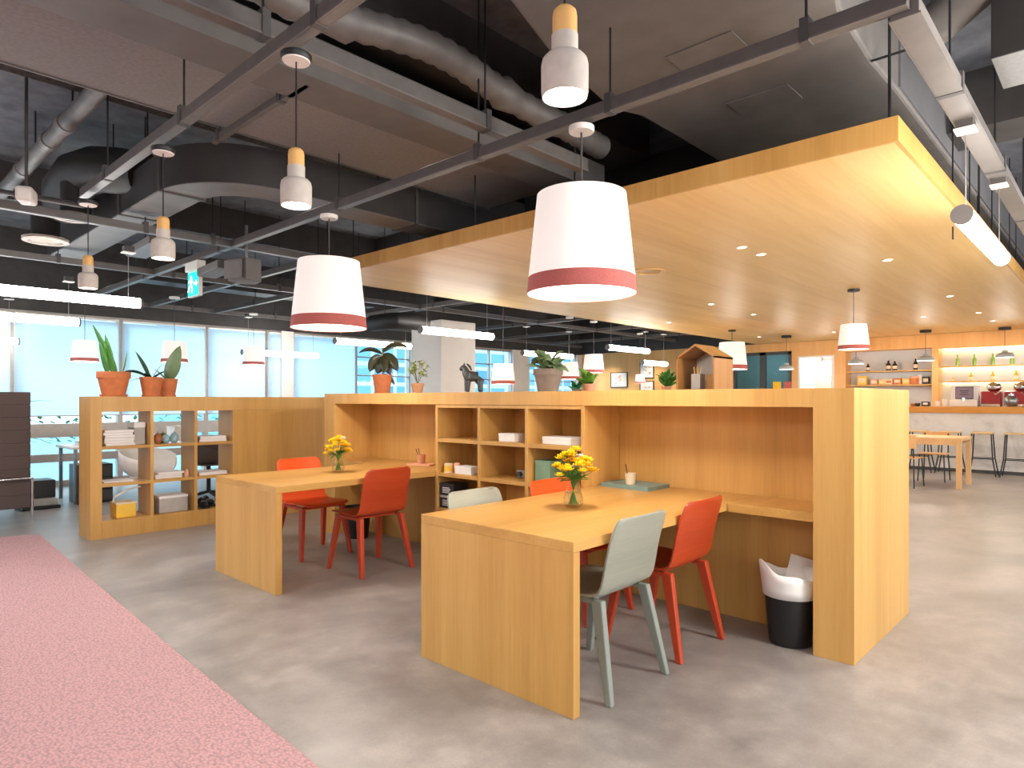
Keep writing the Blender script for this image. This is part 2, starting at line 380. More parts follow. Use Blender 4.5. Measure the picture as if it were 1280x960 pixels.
for x0, x1, z1 in ((-4.66, -2.99, 2.42), (-2.875, 2.2, 2.40)):
    n2.box(x0-.02, x0, YB+.06, YB+.42, .9, z1); n2.box(x1, x1+.02, YB+.06, YB+.42, .9, z1); n2.box(x0, x1, YB+.06, YB+.42, z1, z1+.02); n2.box(x0, x1, YB+.06, YB+.42, .88, .9)
struct(n2.build('trim_7', 'wood_wall'))
# glazed partition and door at the back
w = struct(bpy.data.objects.new('window_10', None)); C.objects.link(w)
f = MB()
for x in (-7.3, -6.62, -6.55, -5.93): f.box(x, x+.07, YB, YB+.08, 0, 2.5)
f.box(-7.3, -5.86, YB, YB+.08, 2.42, 2.5); f.box(-7.3, -5.86, YB, YB+.08, 0, .08)
f.build('window_frame', 'dark_metal', w)
MB().box(-7.23, -5.93, YB+.03, YB+.04, .08, 2.42).build('window_pane', 'dark_glass', w)
struct(MB().box(-8.5, -5.75, 18.0, 18.1, 0, 2.7).build('wall_meeting_room', 'grey_box'))
d = struct(bpy.data.objects.new('door_1', None)); C.objects.link(d)
f = MB(); f.box(-5.70, -5.66, YB-.01, YB+.1, 0, 2.36); f.box(-4.94, -4.90, YB-.01, YB+.1, 0, 2.36); f.box(-5.66, -4.94, YB-.01, YB+.1, 2.32, 2.36)
f.build('door_frame', 'white', d)
f = MB(); f.box(-5.75, -4.85, 17.7, 17.75, 0, 2.6); f.box(-5.75, -5.71, YB+.1, 17.7, 0, 2.6); f.box(-4.89, -4.85, YB+.1, 17.7, 0, 2.6)
struct(f.build('wall_corridor', 'white'))
struct(MB().box(-5.705, -5.35, 17.2, 17.25, 0, 2.3).build('trim_8', 'cream'))
struct(MB().box(-12.4, 7, -7.2, -7, 0, ZC).build('wall_front', 'warm_white'))
# free-standing white column
struct(MB().box(-10.4, -9.5, 8.2, 9.1, 0, 2.86).build('column', 'warm_white', bevel=.012))
# carpet
cp = MB().prism([(-7.86, 1.57), (-8.0, 1.2), (-8.0, -6.5), (6, -6.5), (6, .92), (-2.17, 1.268), (-3.56, 1.327)], 0, .009).build('carpet', 'carpet', bevel=.003)
tag(cp, 'woven dusty pink carpet laid on the grey floor at the lower left', 'carpet')
# ================================================================== CANOPY
CX0, CX1, CY0, CZ = -6.68, -.884, 3.92, 2.70
cn = thing('wooden_canopy', 'large suspended oak ceiling canopy over the desks and cafe', 'canopy', (CX0, CY0, CZ))
L, D = CX1-CX0, YB-CY0-.02
sf = MB(); nx = 3
for i in range(3):
    for j in range(5):
        sf.box(.02+i*(L-.04)/3+.0015, .02+(i+1)*(L-.04)/3-.0015, .02+j*(D-.04)/5+.0015, .02+(j+1)*(D-.04)/5-.0015, 0, .018)
sf.build('soffit', 'soffit', cn)
MB().box(.02, L-.02, .02, D-.02, .019, .03).build('backing_board', 'oak_y', cn)
fr = MB()
for i in range(4): fr.box(i*L/4+(.0015 if i else 0), (i+1)*L/4-.0015*(i < 3), 0, .02, 0, .1335)
fr.build('front_fascia', 'oak_z', cn); MB().box(L-.02, L, .0201, D, 0, .1335).build('side_fascia', 'oak_z', cn); MB().box(0, .02, .0201, D, 0, .1335).build('side_fascia', 'oak_z', cn)
for x, y in ((L-.06, .08), (L-2.2, .08), (L/2-.4, .08), (.1, .08), (L-.06, 3), (L-.06, 7)):
    MB().tube([(x, y, .03), (x, y, ZC-CZ)], .008, 8).build('hanger_rod', 'black_metal', cn)
DL = [(927, 309), (951, 318), (1109, 325), (1187, 370), (889, 380), (942, 393), (836, 403), (949, 421), (1042, 415), (1004, 430), (1154, 396), (1172, 419), (1223, 391), (1241, 401), (1266, 414), (1089, 425)]
dn = ['nearer of the pair behind the big drum lamp', 'farther of the pair behind the big drum lamp', 'right of the pair, over the tall pillar', 'near the right edge of the canopy', 'in the middle of the canopy', 'beside the centre of the canopy', 'close to the dark left edge of the canopy',
      'deep in the canopy above the house-shaped box', 'left of the small hanging drum lamp', 'above the bright doorway', 'right of the small hanging drum lamp', 'over the left wall niche', 'left of the lit bottle shelves', 'above the lit bottle shelves, middle of three', 'above the lit bottle shelves, rightmost of three', 'between the small drum lamp and the left wall niche']
for (px, py), nm in zip(DL, dn):
    p = on_z(px, py, CZ)
    d = thing('downlight', 'small recessed downlight '+nm, 'downlight', (p.x, p.y, CZ), 0, 'recessed downlights in the wooden canopy')
    MB().lathe([(.05, 0), (.05, -.006), (.036, -.006), (.034, .0)], seg=20).build('trim_ring', 'white', d, smooth=True)
    MB().lathe([(0, -.001), (.035, -.001), (.035, -.0005), (0, -.0005)], seg=20).build('diffuser', 'downlight', d)
p = on_z(811, 339, CZ)
v = thing('ceiling_vent', 'round wooden vent ring in the canopy beside the big drum lamp', 'vent', (p.x, p.y, CZ))
MB().lathe([(.17, 0), (.17, -.012), (.13, -.012), (.125, 0)], seg=32).build('vent_ring', 'oak_y', v, smooth=True)
MB().lathe([(0, -.004), (.07, -.004), (.07, -.001), (0, -.001)], seg=24).build('vent_core', 'oak_y', v)
# ================================================================== SHELF PARTITION (right)
Y0, Y1, H = 3.591, 4.72, 1.3965
u = thing('shelf_partition', 'long oak partition with desk bays and cubbies, ending in a tall pillar', 'partition', (-5.965, Y0, 0))
def bx(name, mat, x0, x1, y0, y1, z0, z1, par, bev=.002):
    return MB().box(x0+5.965, x1+5.965, y0-Y0, y1-Y0, z0, z1).build(name, mat, par, bevel=bev)
bx('end_pillar', 'oak_z', -1.2046, -1.005, Y0, Y1, 0, H, u)
bx('end_pillar', 'oak_z', -5.965, -5.775, Y0, Y1, 0, H, u)
bx('top_panel', 'oak_z', -5.775, -1.2046, Y0, Y1, H-.1, H, u)
bx('back_panel', 'oak_z', -5.775, -1.2046, 4.03, 4.06, .691, H-.1, u)
bx('lower_back_panel', 'oak_z', -5.775, -1.2046, 3.9, 3.93, 0, .69, u)
bx('rear_panel', 'oak_z', -5.775, -1.2046, Y1-.04, Y1-.01, 0, H-.1, u)
bx('ledge', 'oak_y', -1.690, -1.2046, 3.622, 4.03, .69, .74, u)
bx('ledge', 'oak_y', -5.775, -5.219, 3.622, 4.03, .69, .74, u)
cb = MB(); q = 5.965
for x0, x1 in ((-4.243, -4.215), (-2.722, -2.693)): cb.box(x0+q, x1+q, .008, .43, 0, H-.1)
cb.box(-4.215+q, -2.722+q, .008, .43, 1.27, H-.1); cb.box(-4.215+q, -2.722+q, .41, .43, .0, 1.27); cb.box(-4.215+q, -2.722+q, .008, .41, 0, .14)
cbo = cb.build('cubby_case', 'oak_z', u, bevel=.001)
for z in (.41, .70, .985): MB().box(-4.215+q, -2.722+q, .009, .409, z, z+.03).build('shelf', 'oak_x', cbo, bevel=.001)
for x in (-3.735, -3.235): MB().box(x+q, x+.028+q, .007, .408, .14, 1.27).build('divider', 'oak_z', cbo, bevel=.001)
# ================================================================== CUBBY SHELF (left, open backed)
XA, XB, YA, YE, HL = -7.565, -7.19, 1.836, 4.66, 1.368
u = thing('cubby_shelf', 'low open oak cubby shelf wall standing at the left of the desks', 'shelf', (XB, YA, 0))
e = MB(); e.box(XA-XB, 0, .012, .099, 0, HL); e.box(XA-XB, XA-XB+.2, 0, .012, 0, HL); e.box(XA-XB+.21, 0, 0, .012, 0, HL)
e.build('end_panel', 'oak_z', u, bevel=.001)
MB().box(XA-XB, 0, .0995, YE-YA, 1.22, HL).build('top_rail', 'oak_z', u, bevel=.001)
MB().box(XA-XB, 0, .0995, 1.392, 0, .17).build('base_plinth', 'oak_z', u, bevel=.001)
MB().box(XA-XB+.005, -.006, 1.392, YE-YA, 0, 1.2195).build('side_panel', 'oak_z', u, bevel=.001)
for y in (.53, .957, 1.362): MB().box(XA-XB+.002, -.002, y, y+.03, .1705, 1.2195).build('divider', 'oak_z', u, bevel=.001)
for z in (.495, .855): MB().box(XA-XB+.003, -.003, .0995, 1.3615, z, z+.03).build('shelf', 'oak_y', u, bevel=.001)
# ================================================================== DESKS
def desk(x0, x1, label):
    d = thing('desk', label, 'desk', (x0, 2.185, 0), 0, 'oak desks')
    w = x1-x0
    MB().box(0, w, 0, 4.028-2.185, .6955, .7405).build('tabletop', 'oak_y', d, bevel=.0015)
    MB().box(0, w, 0, .045, 0, .695).build('end_panel', 'oak_z', d, bevel=.0015)
desk(-2.6904, -1.692, 'oak desk with solid end panel in the foreground, two chairs on each side')
desk(-5.2171, -4.2455, 'oak desk with solid end panel standing farther left, a red chair on each side')
# ================================================================== CHAIRS
def chair(label, shell, leg, loc, rz):
    c = thing('plywood_chair', label, 'chair', loc, rz, 'plywood chairs at the desks')
    prof = [(.262, .437, .37), (.25, .446, .41), (.20, .450, .43), (.12, .449, .436), (.04, .444, .436), (-.04, .440, .438), (-.10, .444, .438), (-.138, .462, .438), (-.158, .497, .438),
            (-.174, .55, .436), (-.193, .62, .434), (-.214, .69, .432), (-.236, .755, .426), (-.247, .790, .408), (-.252, .806, .376), (-.2535, .812, .33)]
    b = bmesh.new(); rows = []; nv = 10
    for i, (x, z, w) in enumerate(prof):
        row = []
        for k in range(nv+1):
            a = k/nv*2-1
            back = max(0, min(1, (z-.47)/.2)) if x < -.1 else 0
            row.append(b.verts.new((x-.0+back*(a*a*.018), a*w/2, z+(1-back)*(a*a*.008))))
        rows.append(row)
    for A, B in zip(rows, rows[1:]):
        for k in range(nv): b.faces.new([A[k], A[k+1], B[k+1], B[k]])
    s = MB(); s.b.free(); s.b = b
    s.build('seat_shell', shell, c, smooth=True, solid=.013, bevel=.003, ang=60)
    for sx, sy in ((1, 1), (1, -1), (-1, 1), (-1, -1)):
        tp = Vector((.17 if sx > 0 else -.118, .188*sy, .434)); bt = Vector((.24 if sx > 0 else -.215, .236*sy, 0))
        lg = MB(); d = (bt-tp)
        def ring(p, a, bb): return [(p.x-a, p.y-bb, p.z), (p.x+a, p.y-bb, p.z), (p.x+a, p.y+bb, p.z), (p.x-a, p.y+bb, p.z)]
        R = [[lg.b.verts.new(v) for v in ring(tp+d*t, a, bb)] for t, a, bb in ((0, .030, .018), (.45, .024, .018), (1, .017, .015))]
        for A, B in zip(R, R[1:]):
            for k in range(4): lg.b.faces.new([A[k], A[(k+1) % 4], B[(k+1) % 4], B[k]])
        lg.b.faces.new(R[0][::-1]); lg.b.faces.new(R[-1])
        lg.build('leg', leg, c, bevel=.006)
    f = MB()
    for sy in (1, -1): f.box(-.11, .18, .188*sy-.013, .188*sy+.013, .41, .435)
    f.box(.155, .185, -.175, .175, .41, .436); f.box(-.075, -.05, -.175, .175, .418, .436)
    f.build('seat_frame', leg, c, bevel=.004)
    return c
chair('sage grey plywood chair at the near right corner of the foreground desk', 'chair_grey', 'leg_grey', (-1.865, 2.625, 0), PI)
chair('red plywood chair right of the foreground desk, behind the near grey chair', 'chair_red', 'leg_red', (-1.875, 3.255, 0), PI)
chair('sage grey plywood chair on the far side of the foreground desk, only its back showing', 'chair_grey', 'leg_grey', (-2.56, 2.66, 0), 0)
chair('orange red plywood chair beyond the foreground desk, behind its flower vase', 'chair_orange', 'leg_orange', (-2.56, 3.36, 0), 0)
chair('red plywood chair with its back to the camera at the left desk', 'chair_red', 'leg_red', (-4.385, 3.06, 0), PI)
chair('orange red plywood chair on the far side of the left desk', 'chair_orange', 'leg_orange', (-5.22, 3.02, 0), 0)
# ================================================================== PENDANT LAMPS
def drum(loc, dia, h, zc, label, group, big=True):
    """loc = bottom centre of the shade"""
    x, y, z = loc
    t = thing('drum_pendant_lamp', label, 'lamp', (x, y, z), 0, group)
    R, r = dia/2, dia*.405
    zb = h*.165
    rb = R+(r-R)*zb/h
    MB().lathe([(rb, zb), (r, h), (r-.004, h), (rb-.004, zb)], seg=56).build('lamp_shade', 'shade', t, smooth=True)
    MB().lathe([(R, 0), (rb+.001, zb), (rb-.003, zb), (R-.004, 0), (R, 0)], seg=56).build('shade_band', 'band', t, smooth=True)
    MB().lathe([(0, .006), (R-.006, .006), (R-.006, .010), (0, .010)], seg=48).build('diffuser', 'disc', t, smooth=True)
    MB().lathe([(0, h-.02), (r-.006, h-.02), (r-.006, h-.016), (0, h-.016)], seg=48).build('top_disc', 'white', t, smooth=True)
    MB().tube([(0, 0, h-.018), (0, 0, zc-z-.02)], .006 if big else .004, 8).build('cord', 'dark_metal', t)
    MB().lathe([(0, zc-z-.03), (.066, zc-z-.03), (.07, zc-z-.024), (.07, zc-z), (0, zc-z)], seg=28).build('ceiling_cap', 'white' if zc > 2.75 else 'black_metal', t, smooth=True)
    l = light('lamp_light', 'POINT', (0, 0, -.06), (24 if big else 7)*1.0, (1, .91, .80), .12); l.parent = t
    return t
drum((-2.19, 2.90, 1.915), .60, .54, 2.83, 'large white drum pendant lamp with a red band over the foreground desk', 'big drum lamps')
drum((-4.73, 2.89, 1.915), .60, .54, 2.83, 'large white drum pendant lamp with a red band over the left desk', 'big drum lamps')
p = on_d(915, 462, 12.9); drum((p.x, p.y, p.z), .58, .53, 2.7, 'large drum pendant lamp behind the house-shaped box', 'big drum lamps')
p = on_d(1067, 437, 8.14); drum((p.x, p.y, p.z), .36, .31, 2.7, 'small drum pendant lamp hanging under the canopy above the tall pillar', 'small drum lamps', False)
for px, py, w, nm in [(106, 452, 31, 'small drum pendant lamp left of the snake plant'), (218, 453, 31, 'small drum pendant lamp half hidden by the round leaf of a potted plant'),
                      (317, 456, 26, 'small drum pendant lamp in front of the pale column and tube light'), (629, 480, 30, 'small drum pendant lamp just right of the wooden horse'),
                      (712, 474, 25, 'small drum pendant lamp just right of the grey clay pot'), (742, 466, 27, 'small drum pendant lamp left of the framed pictures'), (800, 479, 13, 'tiny distant drum pendant lamp just below the pendant lamp by the pictures')]:
    d = .36*FPX/w
    if py > 470: d = min(d, 12.5)
    if px == 800: d = 14.8
    if px == 742: d = 12.5
    p = on_d(px, py, d); s = w*d/FPX
    drum((p.x, p.y, p.z), s, s*.84, 2.83, nm, 'small drum lamps', False)
def cyl(x, y, label):
    z = 2.158
    t = thing('cylinder_pendant_lamp', label, 'lamp', (x, y, z), 0, 'concrete and wood pendant lamps')
    MB().lathe([(.054, .014), (.061, .0), (.064, .012), (.0645, .086), (.061, .101), (.051, .112), (.036, .117)], seg=36).build('concrete_shade', 'concrete', t, smooth=True)
    MB().lathe([(.0362, .116), (.0362, .168), (.0335, .170), (.0335, .116)], seg=32).build('collar', 'concrete', t, smooth=True)
    MB().lathe([(.0337, .170), (.0337, .220), (.031, .234), (.022, .243), (.006, .246), (0, .246)], seg=32).build('wooden_neck', 'lamp_wood', t, smooth=True)
    MB().lathe([(0, .016), (.050, .016), (.050, .02), (0, .02)], seg=28).build('bulb', 'bulb', t, smooth=True)
    MB().tube([(0, 0, .246), (0, 0, 2.79-z)], .0035, 8).build('cord', 'black_metal', t)
    MB().lathe([(.0, 2.77-z), (.055, 2.77-z), (.058, 2.775-z), (.0, 2.776-z)], seg=28).build('cap_underside', 'white', t, smooth=True)
    MB().lathe([(.06, 2.776-z), (.064, 2.784-z), (.064, 2.80-z), (.055, 2.806-z), (0, 2.806-z)], seg=28).build('ceiling_cap', 'black_metal', t, smooth=True)
    l = light('lamp_light', 'SPOT', (0, 0, .004), 26, (1, .92, .82), .05, spot=2.2, blend=.8); l.parent = t
    return t
for px, py, nm in [(706, 122, 'largest concrete and wood pendant lamp, at the top centre'), (367, 257, 'concrete and wood pendant lamp hanging over the left desk'), (207.5, 324, 'concrete and wood pendant lamp left of the green exit sign'), (114, 361, 'concrete and wood pendant lamp farthest left, above the long tube light')]:
    p = on_z(px, py, 2.158); cyl(p.x, 1.42, nm) if px != 706 else cyl(p.x, p.y, nm)
def tube_lamp(p0, ln, label, zc=2.85, r=.05):
    t = thing('tube_pendant_light', label, 'lamp', p0, 0, 'hanging tube lights')
    g = MB(); g.tube([(0, .02, 0), (0, ln-.02, 0)], r, 20); g.build('tube_diffuser', 'tube', t, smooth=True)
    for a, b in ((0, .02), (ln-.02, ln)):
        MB().tube([(0, a, 0), (0, b, 0)], r+.002, 20).build('end_cap', 'duct_light', t, smooth=True)
    for y in (.12, ln-.12):
        c = MB(); c.tube([(0, y, r), (0, y, zc-p0[2])], .003, 6); c.build('suspension_wire', 'silver', t)
        MB().box(-.04, .04, y-.045, y+.045, zc-p0[2]-.06, zc-p0[2]-.002).build('wire_bracket', 'dark_metal', t, bevel=.003)
        MB().box(-.048, .048, y-.055, y+.055, zc-p0[2]-.07, zc-p0[2]-.0605).build('bracket_plate', 'white', t)
    return t
tube_lamp((-.64, 4.14, 2.31), 1.5, 'hanging tube light by the right edge of the canopy')
p = on_d(177, 379.5, 6.59); tube_lamp((p.x, p.y-2.3, p.z), 2.3, 'longest tube light at the left, nearest of the three there')
p = on_d(100, 403, 8.19); tube_lamp((p.x, p.y-1.9, p.z), 1.9, 'middle of the three tube lights at the far left')
p = on_d(24, 427, 9.6); tube_lamp((p.x, p.y-1.5, p.z), 1.5, 'lowest and shortest tube light at the left edge')
a, b = on_d(302, 440, 12.1), on_d(379, 443, 13.6)
for q0, q1, nm in [((302, 440, 11.5), 1.5, 'tube light crossing behind the small drum lamp by the pale column'), ((418, 426, 10.6), 1.55, 'tube light behind the rubber plant'), ((525, 412, 8.93), 1.4, 'tube light in front of the white column'),
                   ((653, 441, 13.0), 1.6, 'tube light above the grey potted plant'), ((759, 434, 11.9), 1.4, 'tube light above the framed pictures'), ((803, 453, 14.0), 1.0, 'farthest tube light in front of the picture wall')]:
    p = on_d(*q0); tube_lamp((p.x, p.y, p.z), q1, nm)
def dome(px, py, d, zc, label):
    p = on_d(px, py, d)
    t = thing('dome_pendant_lamp', label, 'lamp', p, 0, 'grey dome lamps over the cafe counter')
    MB().lathe([(.145, 0), (.148, .02), (.140, .055), (.10, .085), (.055, .095), (.045, .105), (.045, .135), (.0, .14)], seg=32).build('dome_shade', 'dome_grey', t, smooth=True)
    MB().lathe([(0, .008), (.14, .008), (.14, .012), (0, .012)], seg=28).build('diffuser', 'disc', t, smooth=True)
    MB().tube([(0, 0, .14), (0, 0, zc-p.z)], .004, 8).build('cord', 'black_metal', t)
    MB().lathe([(0, zc-p.z-.05), (.1, zc-p.z-.05), (.1, zc-p.z-.001), (0, zc-p.z-.001)], seg=24).build('ceiling_cap', 'black_metal', t, smooth=True)
    l = light('lamp_light', 'POINT', (0, 0, -.08), 11, (1, .92, .80), .1); l.parent = t
dome(1256, 447, 12.4, 2.7, 'grey dome lamp hanging before the lit bottle shelves'); dome(1157, 451, 12.9, 2.7, 'grey dome lamp hanging between the two wall niches')
dome(1070, 455, 13.4, 2.7, 'grey dome lamp hanging just below the small drum lamp'); dome(983, 462, 14.0, 2.7, 'grey dome lamp by the dark glass partition')
# ================================================================== RAILS AND HANGERS
ZR = 2.85
def rail(p0, p1, label, name='ceiling_rail', w=.045, h=.07, rods=(), mat='rail', lip=True):
    p0, p1 = Vector(p0), Vector(p1); ln = (p1-p0).length; a = math.atan2(p1.y-p0.y, p1.x-p0.x)
    t = thing(name, label, 'rail', p0, a)
    g = MB(); g.box(0, ln, -w/2, w/2, 0, h); g.build('channel', mat, t, bevel=.002)
    if lip:
        g = MB(); g.box(0, ln, -w/2-.006, -w/2, 0, .008); g.box(0, ln, w/2, w/2+.006, 0, .008); g.build('bottom_lip', 'duct_light', t)
    k = 0
    for s in rods:
        MB().tube([(s, 0, h), (s, 0, ZC-p0.z)], .006, 6).build('hanger_rod', 'black_metal', t)
        MB().box(s-.02, s+.02, -w/2-.008, w/2+.008, -.004, h+.03).build('clamp', 'dark_metal', t, bevel=.002)
    return t
rail((-12, 2.9, ZR), (-.62, 2.9, ZR), 'long grey rail crossing the whole ceiling above both desks', rods=(3, 5.2, 7.4, 9.0, 10.0, 11.0))
r1 = [o for o in bpy.data.objects if o.get('label', '').startswith('long grey rail')][0]
MB().tube([(x*.5, .01+.012*math.sin(x*1.7), .078+.006*math.sin(x*2.3)) for x in range(0, 23)], .006, 8).build('cable', 'white', r1, smooth=True)
rail((-5.75, 1.42, ZR), (1.5, 1.42, ZR), 'grey rail carrying the row of concrete and wood lamps', rods=(.6, 1.95, 3.35, 4.6))
rail((-.64, 2.93, ZR-.02), (-.64, 13, ZR-.02), 'wide pale grey rail running back along the right side of the canopy', w=.10, h=.07, rods=(.9, 2.4, 4.0, 6.0), mat='duct_light')
rail((-2.84, -1.5, ZR+.11), (-2.84, 3.8, ZR+.11), 'grey rail running back past the cap of the second concrete lamp', w=.06, h=.09, rods=(2.9, 4.3))
rail((-6.52, -.5, ZR), (-6.52, 12, ZR), 'thin grey rail running back behind the green exit sign', rods=(2.6, 3.2, 4.8, 5.6, 6.5, 8))
rail((-8.65, -.5, ZR), (-8.65, 15.5, ZR), 'thin grey rail running back midway to the windows', rods=(2.4, 3.6, 5.0, 6.3, 8, 9.5))
rail((-11.7, -.5, ZR), (-11.7, 15.5, ZR), 'thin grey rail running along just in front of the windows', rods=(3.5, 5, 6.5, 8))
rail((-11.7, 3.85, ZR), (-6.52, 3.85, ZR), 'short grey cross rail left of the exit sign', rods=(1.5, 3.4))
rail((-11.7, 4.9, ZR), (-6.52, 4.9, ZR), 'short grey cross rail behind the left drum lamp', rods=(1.5, 3.4))
rail((-11.7, 7.0, ZR), (-6.8, 7.0, ZR), 'grey cross rail just before the white column', rods=(1.5, 3.4))
rail((-11.7, 10.0, ZR), (-6.8, 10.0, ZR), 'grey cross rail just beyond the white column', rods=(1.0, 2.4, 4))
rail((-11.7, 12.0, ZR), (-6.8, 12.0, ZR), 'grey cross rail midway to the picture wall', rods=(1.0, 2.4, 4))
rail((-11.7, 14.0, ZR), (-6.8, 14.0, ZR), 'grey cross rail nearest the picture wall', rods=(1.0, 2.4, 4))
a, b = on_z(376, 104, 3.2), on_z(252, 176, 3.2)
rail((b.x, 2.03, 3.2), (a.x, 2.03, 3.2), 'short thin rail crossing under the acoustic panel by the second concrete lamp', w=.035, h=.05, rods=(.1, 1.0), lip=False)
for px, py, nm in [(254, 374, 'nearer one under the cross rail by the exit sign'), (205, 376, 'farther one left of the exit sign'), (318, 381, 'right of the exit sign')]: pass
# ================================================================== CEILING BOARDS, DUCTS
def single(mb, name, mat, label, cat, **k):
    return tag(mb.build(name, mat, **k), label, cat)
pn = thing('ceiling_panel', 'long grey acoustic ceiling panel running diagonally across the upper left', 'panel', (-4.77, -4, 3.3))
MB().box(0, .97, 0, 8.77, 0, .1).build('board', 'panel', pn, bevel=.004)
MB().box(-.012, 0, 0, 8.77, -.01, .11).build('edge_trim', 'panel_dark', pn); MB().box(.97, .982, 0, 8.77, -.01, .11).build('edge_trim', 'panel_dark', pn)
for y in (1.5, 4, 6.2, 8.2):
    for x in (.1, .87): MB().tube([(x, y, .1), (x, y, .6)], .006, 6).build('hanger_rod', 'black_metal', pn)
# dark structural beams
for n, (x0, x1, y0, y1, z0) in enumerate([(-5.7, -5.15, -4, 16, 3.62), (-3.75, -3.22, -4, 5.3, 3.56), (-12.1, 2, 6.2, 6.7, 3.45), (-9.3, -8.8, -4, 16, 3.5), (-12.1, -6.8, 11, 11.5, 3.4)]):
    struct(MB().box(x0, x1, y0, y1, z0, ZC).build('ceiling_beam_%d' % (n+1), 'slab_rough' if n in (0,) else 'dark_beam'))
# big dark plenum box above the canopy with access hatches
pts = [on_z(px, py, 3.3) for px, py in [(540, -130), (636, 0), (692, 73), (764, 137), (802, 146)]]
poly = [(p.x, p.y) for p in pts]; xr = -1.07
q = on_z(1030, -130, 3.3); q1 = on_z(1051, 12, 3.3); q2 = on_z(1090, 75, 3.3)
poly += [(poly[-1][0], 15.8), (xr, 15.8), (xr, 4.7), (q2.x, q2.y), (q1.x, q1.y), (q.x, q.y)]
bx0 = thing('ceiling_plenum', 'large dark boxed duct hanging over the front of the wooden canopy', 'duct', (0, 0, 3.3))
MB().prism(poly, 0, .5).build('plenum_box', 'panel_dark', bx0, bevel=.02)
MB().box(xr, xr+.012, 4.75, 15.8, .03, .47).build('side_lining', 'blue_grey', bx0)
for px, py, s in ((885, 66, .2), (955, 125, .2)):
    p = on_z(px, py, 3.3); MB().box(p.x-s, p.x+s, p.y-.13, p.y+.13, -.008, -.001).build('access_hatch', 'panel_dark', bx0, bevel=.003)
for y in (2.15, 3.05, 4.2): MB().box(poly[0][0]+1.2, xr-.02, y, y+.02, -.006, 0).build('seam', 'black_metal', bx0)
# curved rectangular supply duct
def arc(cx, cy, r, a0, a1, n, z): return [(cx+r*math.cos(a0+(a1-a0)*k/n), cy+r*math.sin(a0+(a1-a0)*k/n), z) for k in range(n+1)]
ds = thing('air_duct', 'curved charcoal rectangular air duct turning right above the exit sign', 'duct', (0, 0, 0))
path = [(-9.2, 2.08, 3.0), (-7.4, 2.08, 3.0), (-5.6, 2.08, 3.0)]
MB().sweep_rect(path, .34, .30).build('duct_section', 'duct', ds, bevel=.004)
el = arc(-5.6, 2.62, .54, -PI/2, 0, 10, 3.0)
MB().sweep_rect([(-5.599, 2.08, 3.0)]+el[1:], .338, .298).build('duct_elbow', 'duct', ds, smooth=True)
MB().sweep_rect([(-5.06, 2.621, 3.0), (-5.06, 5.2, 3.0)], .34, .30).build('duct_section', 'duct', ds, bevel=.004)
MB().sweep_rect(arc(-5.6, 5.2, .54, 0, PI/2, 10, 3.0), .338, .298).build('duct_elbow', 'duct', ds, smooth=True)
for pth in (path, [(-5.06, 2.621, 3.0), (-5.06, 5.2, 3.0)]):
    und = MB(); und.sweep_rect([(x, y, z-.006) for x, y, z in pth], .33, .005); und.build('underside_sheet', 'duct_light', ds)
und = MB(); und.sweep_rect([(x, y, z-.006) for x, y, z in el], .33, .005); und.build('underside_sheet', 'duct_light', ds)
for (x, y, r) in ((-6.6, 2.08, 0), (-5.62, 2.08, 0), (-5.06, 2.7, 1), (-5.06, 3.9, 1)):
    g = MB()
    if r: g.box(x-.185, x+.185, y, y+.03, 2.985, 3.315)
    else: g.box(x, x+.03, y-.185, y+.185, 2.985, 3.315)
    g.build('flange', 'dark_metal', ds)
for x, y in ((-6.9, 1.95), (-6.0, 1.95), (-5.2, 2.9), (-4.92, 3.5), (-5.2, 4.2)): MB().tube([(x, y, 3.3), (x, y, ZC)], .007, 6).build('hanger_rod', 'black_metal', ds)
# round spiral elbow with grey pipe
pth = [on_d(84, 262, 6.3), on_d(84, 238, 6.15), on_d(98, 219, 6.0), on_d(122, 212, 5.9), on_d(150, 214, 5.85), on_d(182, 219, 5.8)]
MB().tube(pth, .2, 24).build('round_elbow', 'black_duct', ds, smooth=True)
pp = [on_z(-30, 268, 3.2), on_z(65, 174, 3.2), on_z(140, 104, 3.2), on_z(240, 20, 3.2)]; yy = 1.39
pipe = thing('water_pipe', 'thick pale grey pipe slanting up across the upper left', 'pipe', (0, 0, 0))
MB().tube([(-10, yy, 3.5), (-4.2, yy, 3.5)], .064, 18).build('pipe', 'duct_foil', pipe, smooth=True)
for x in (-7.6, -6.6, -6.1): MB().tube([(x-.05, yy, 3.5), (x+.05, yy, 3.5)], .074, 18).build('coupling', 'duct_light', pipe, smooth=True)
for x in (-7.1, -5.9): MB().tube([(x, yy, 3.56), (x, yy, ZC)], .007, 6).build('hanger_rod', 'black_metal', pipe)
rng = random.Random(5)
fp = []; rr = []
for k in range(90):
    y = -.6+k*.055; fp.append((-3.05+.03*math.sin(k*.25), y, 3.38+.05*math.sin(k*.13))); rr.append(.085+(.008 if k % 2 else -.004)+(.02 if k % 23 < 2 else 0))
fd = single(MB().tube(fp, rr, 16), 'flexible_duct', 'duct_foil', 'ribbed grey flexible duct along the top centre of the ceiling', 'duct', smooth=True, ang=80)
single(MB().sweep_rect([(-3.61, -2, 3.2), (-3.61, 4.9, 3.2)], .34, .24), 'cable_tray', 'panel_dark', 'dark cable tray running beside the acoustic panel', 'tray', bevel=.004)
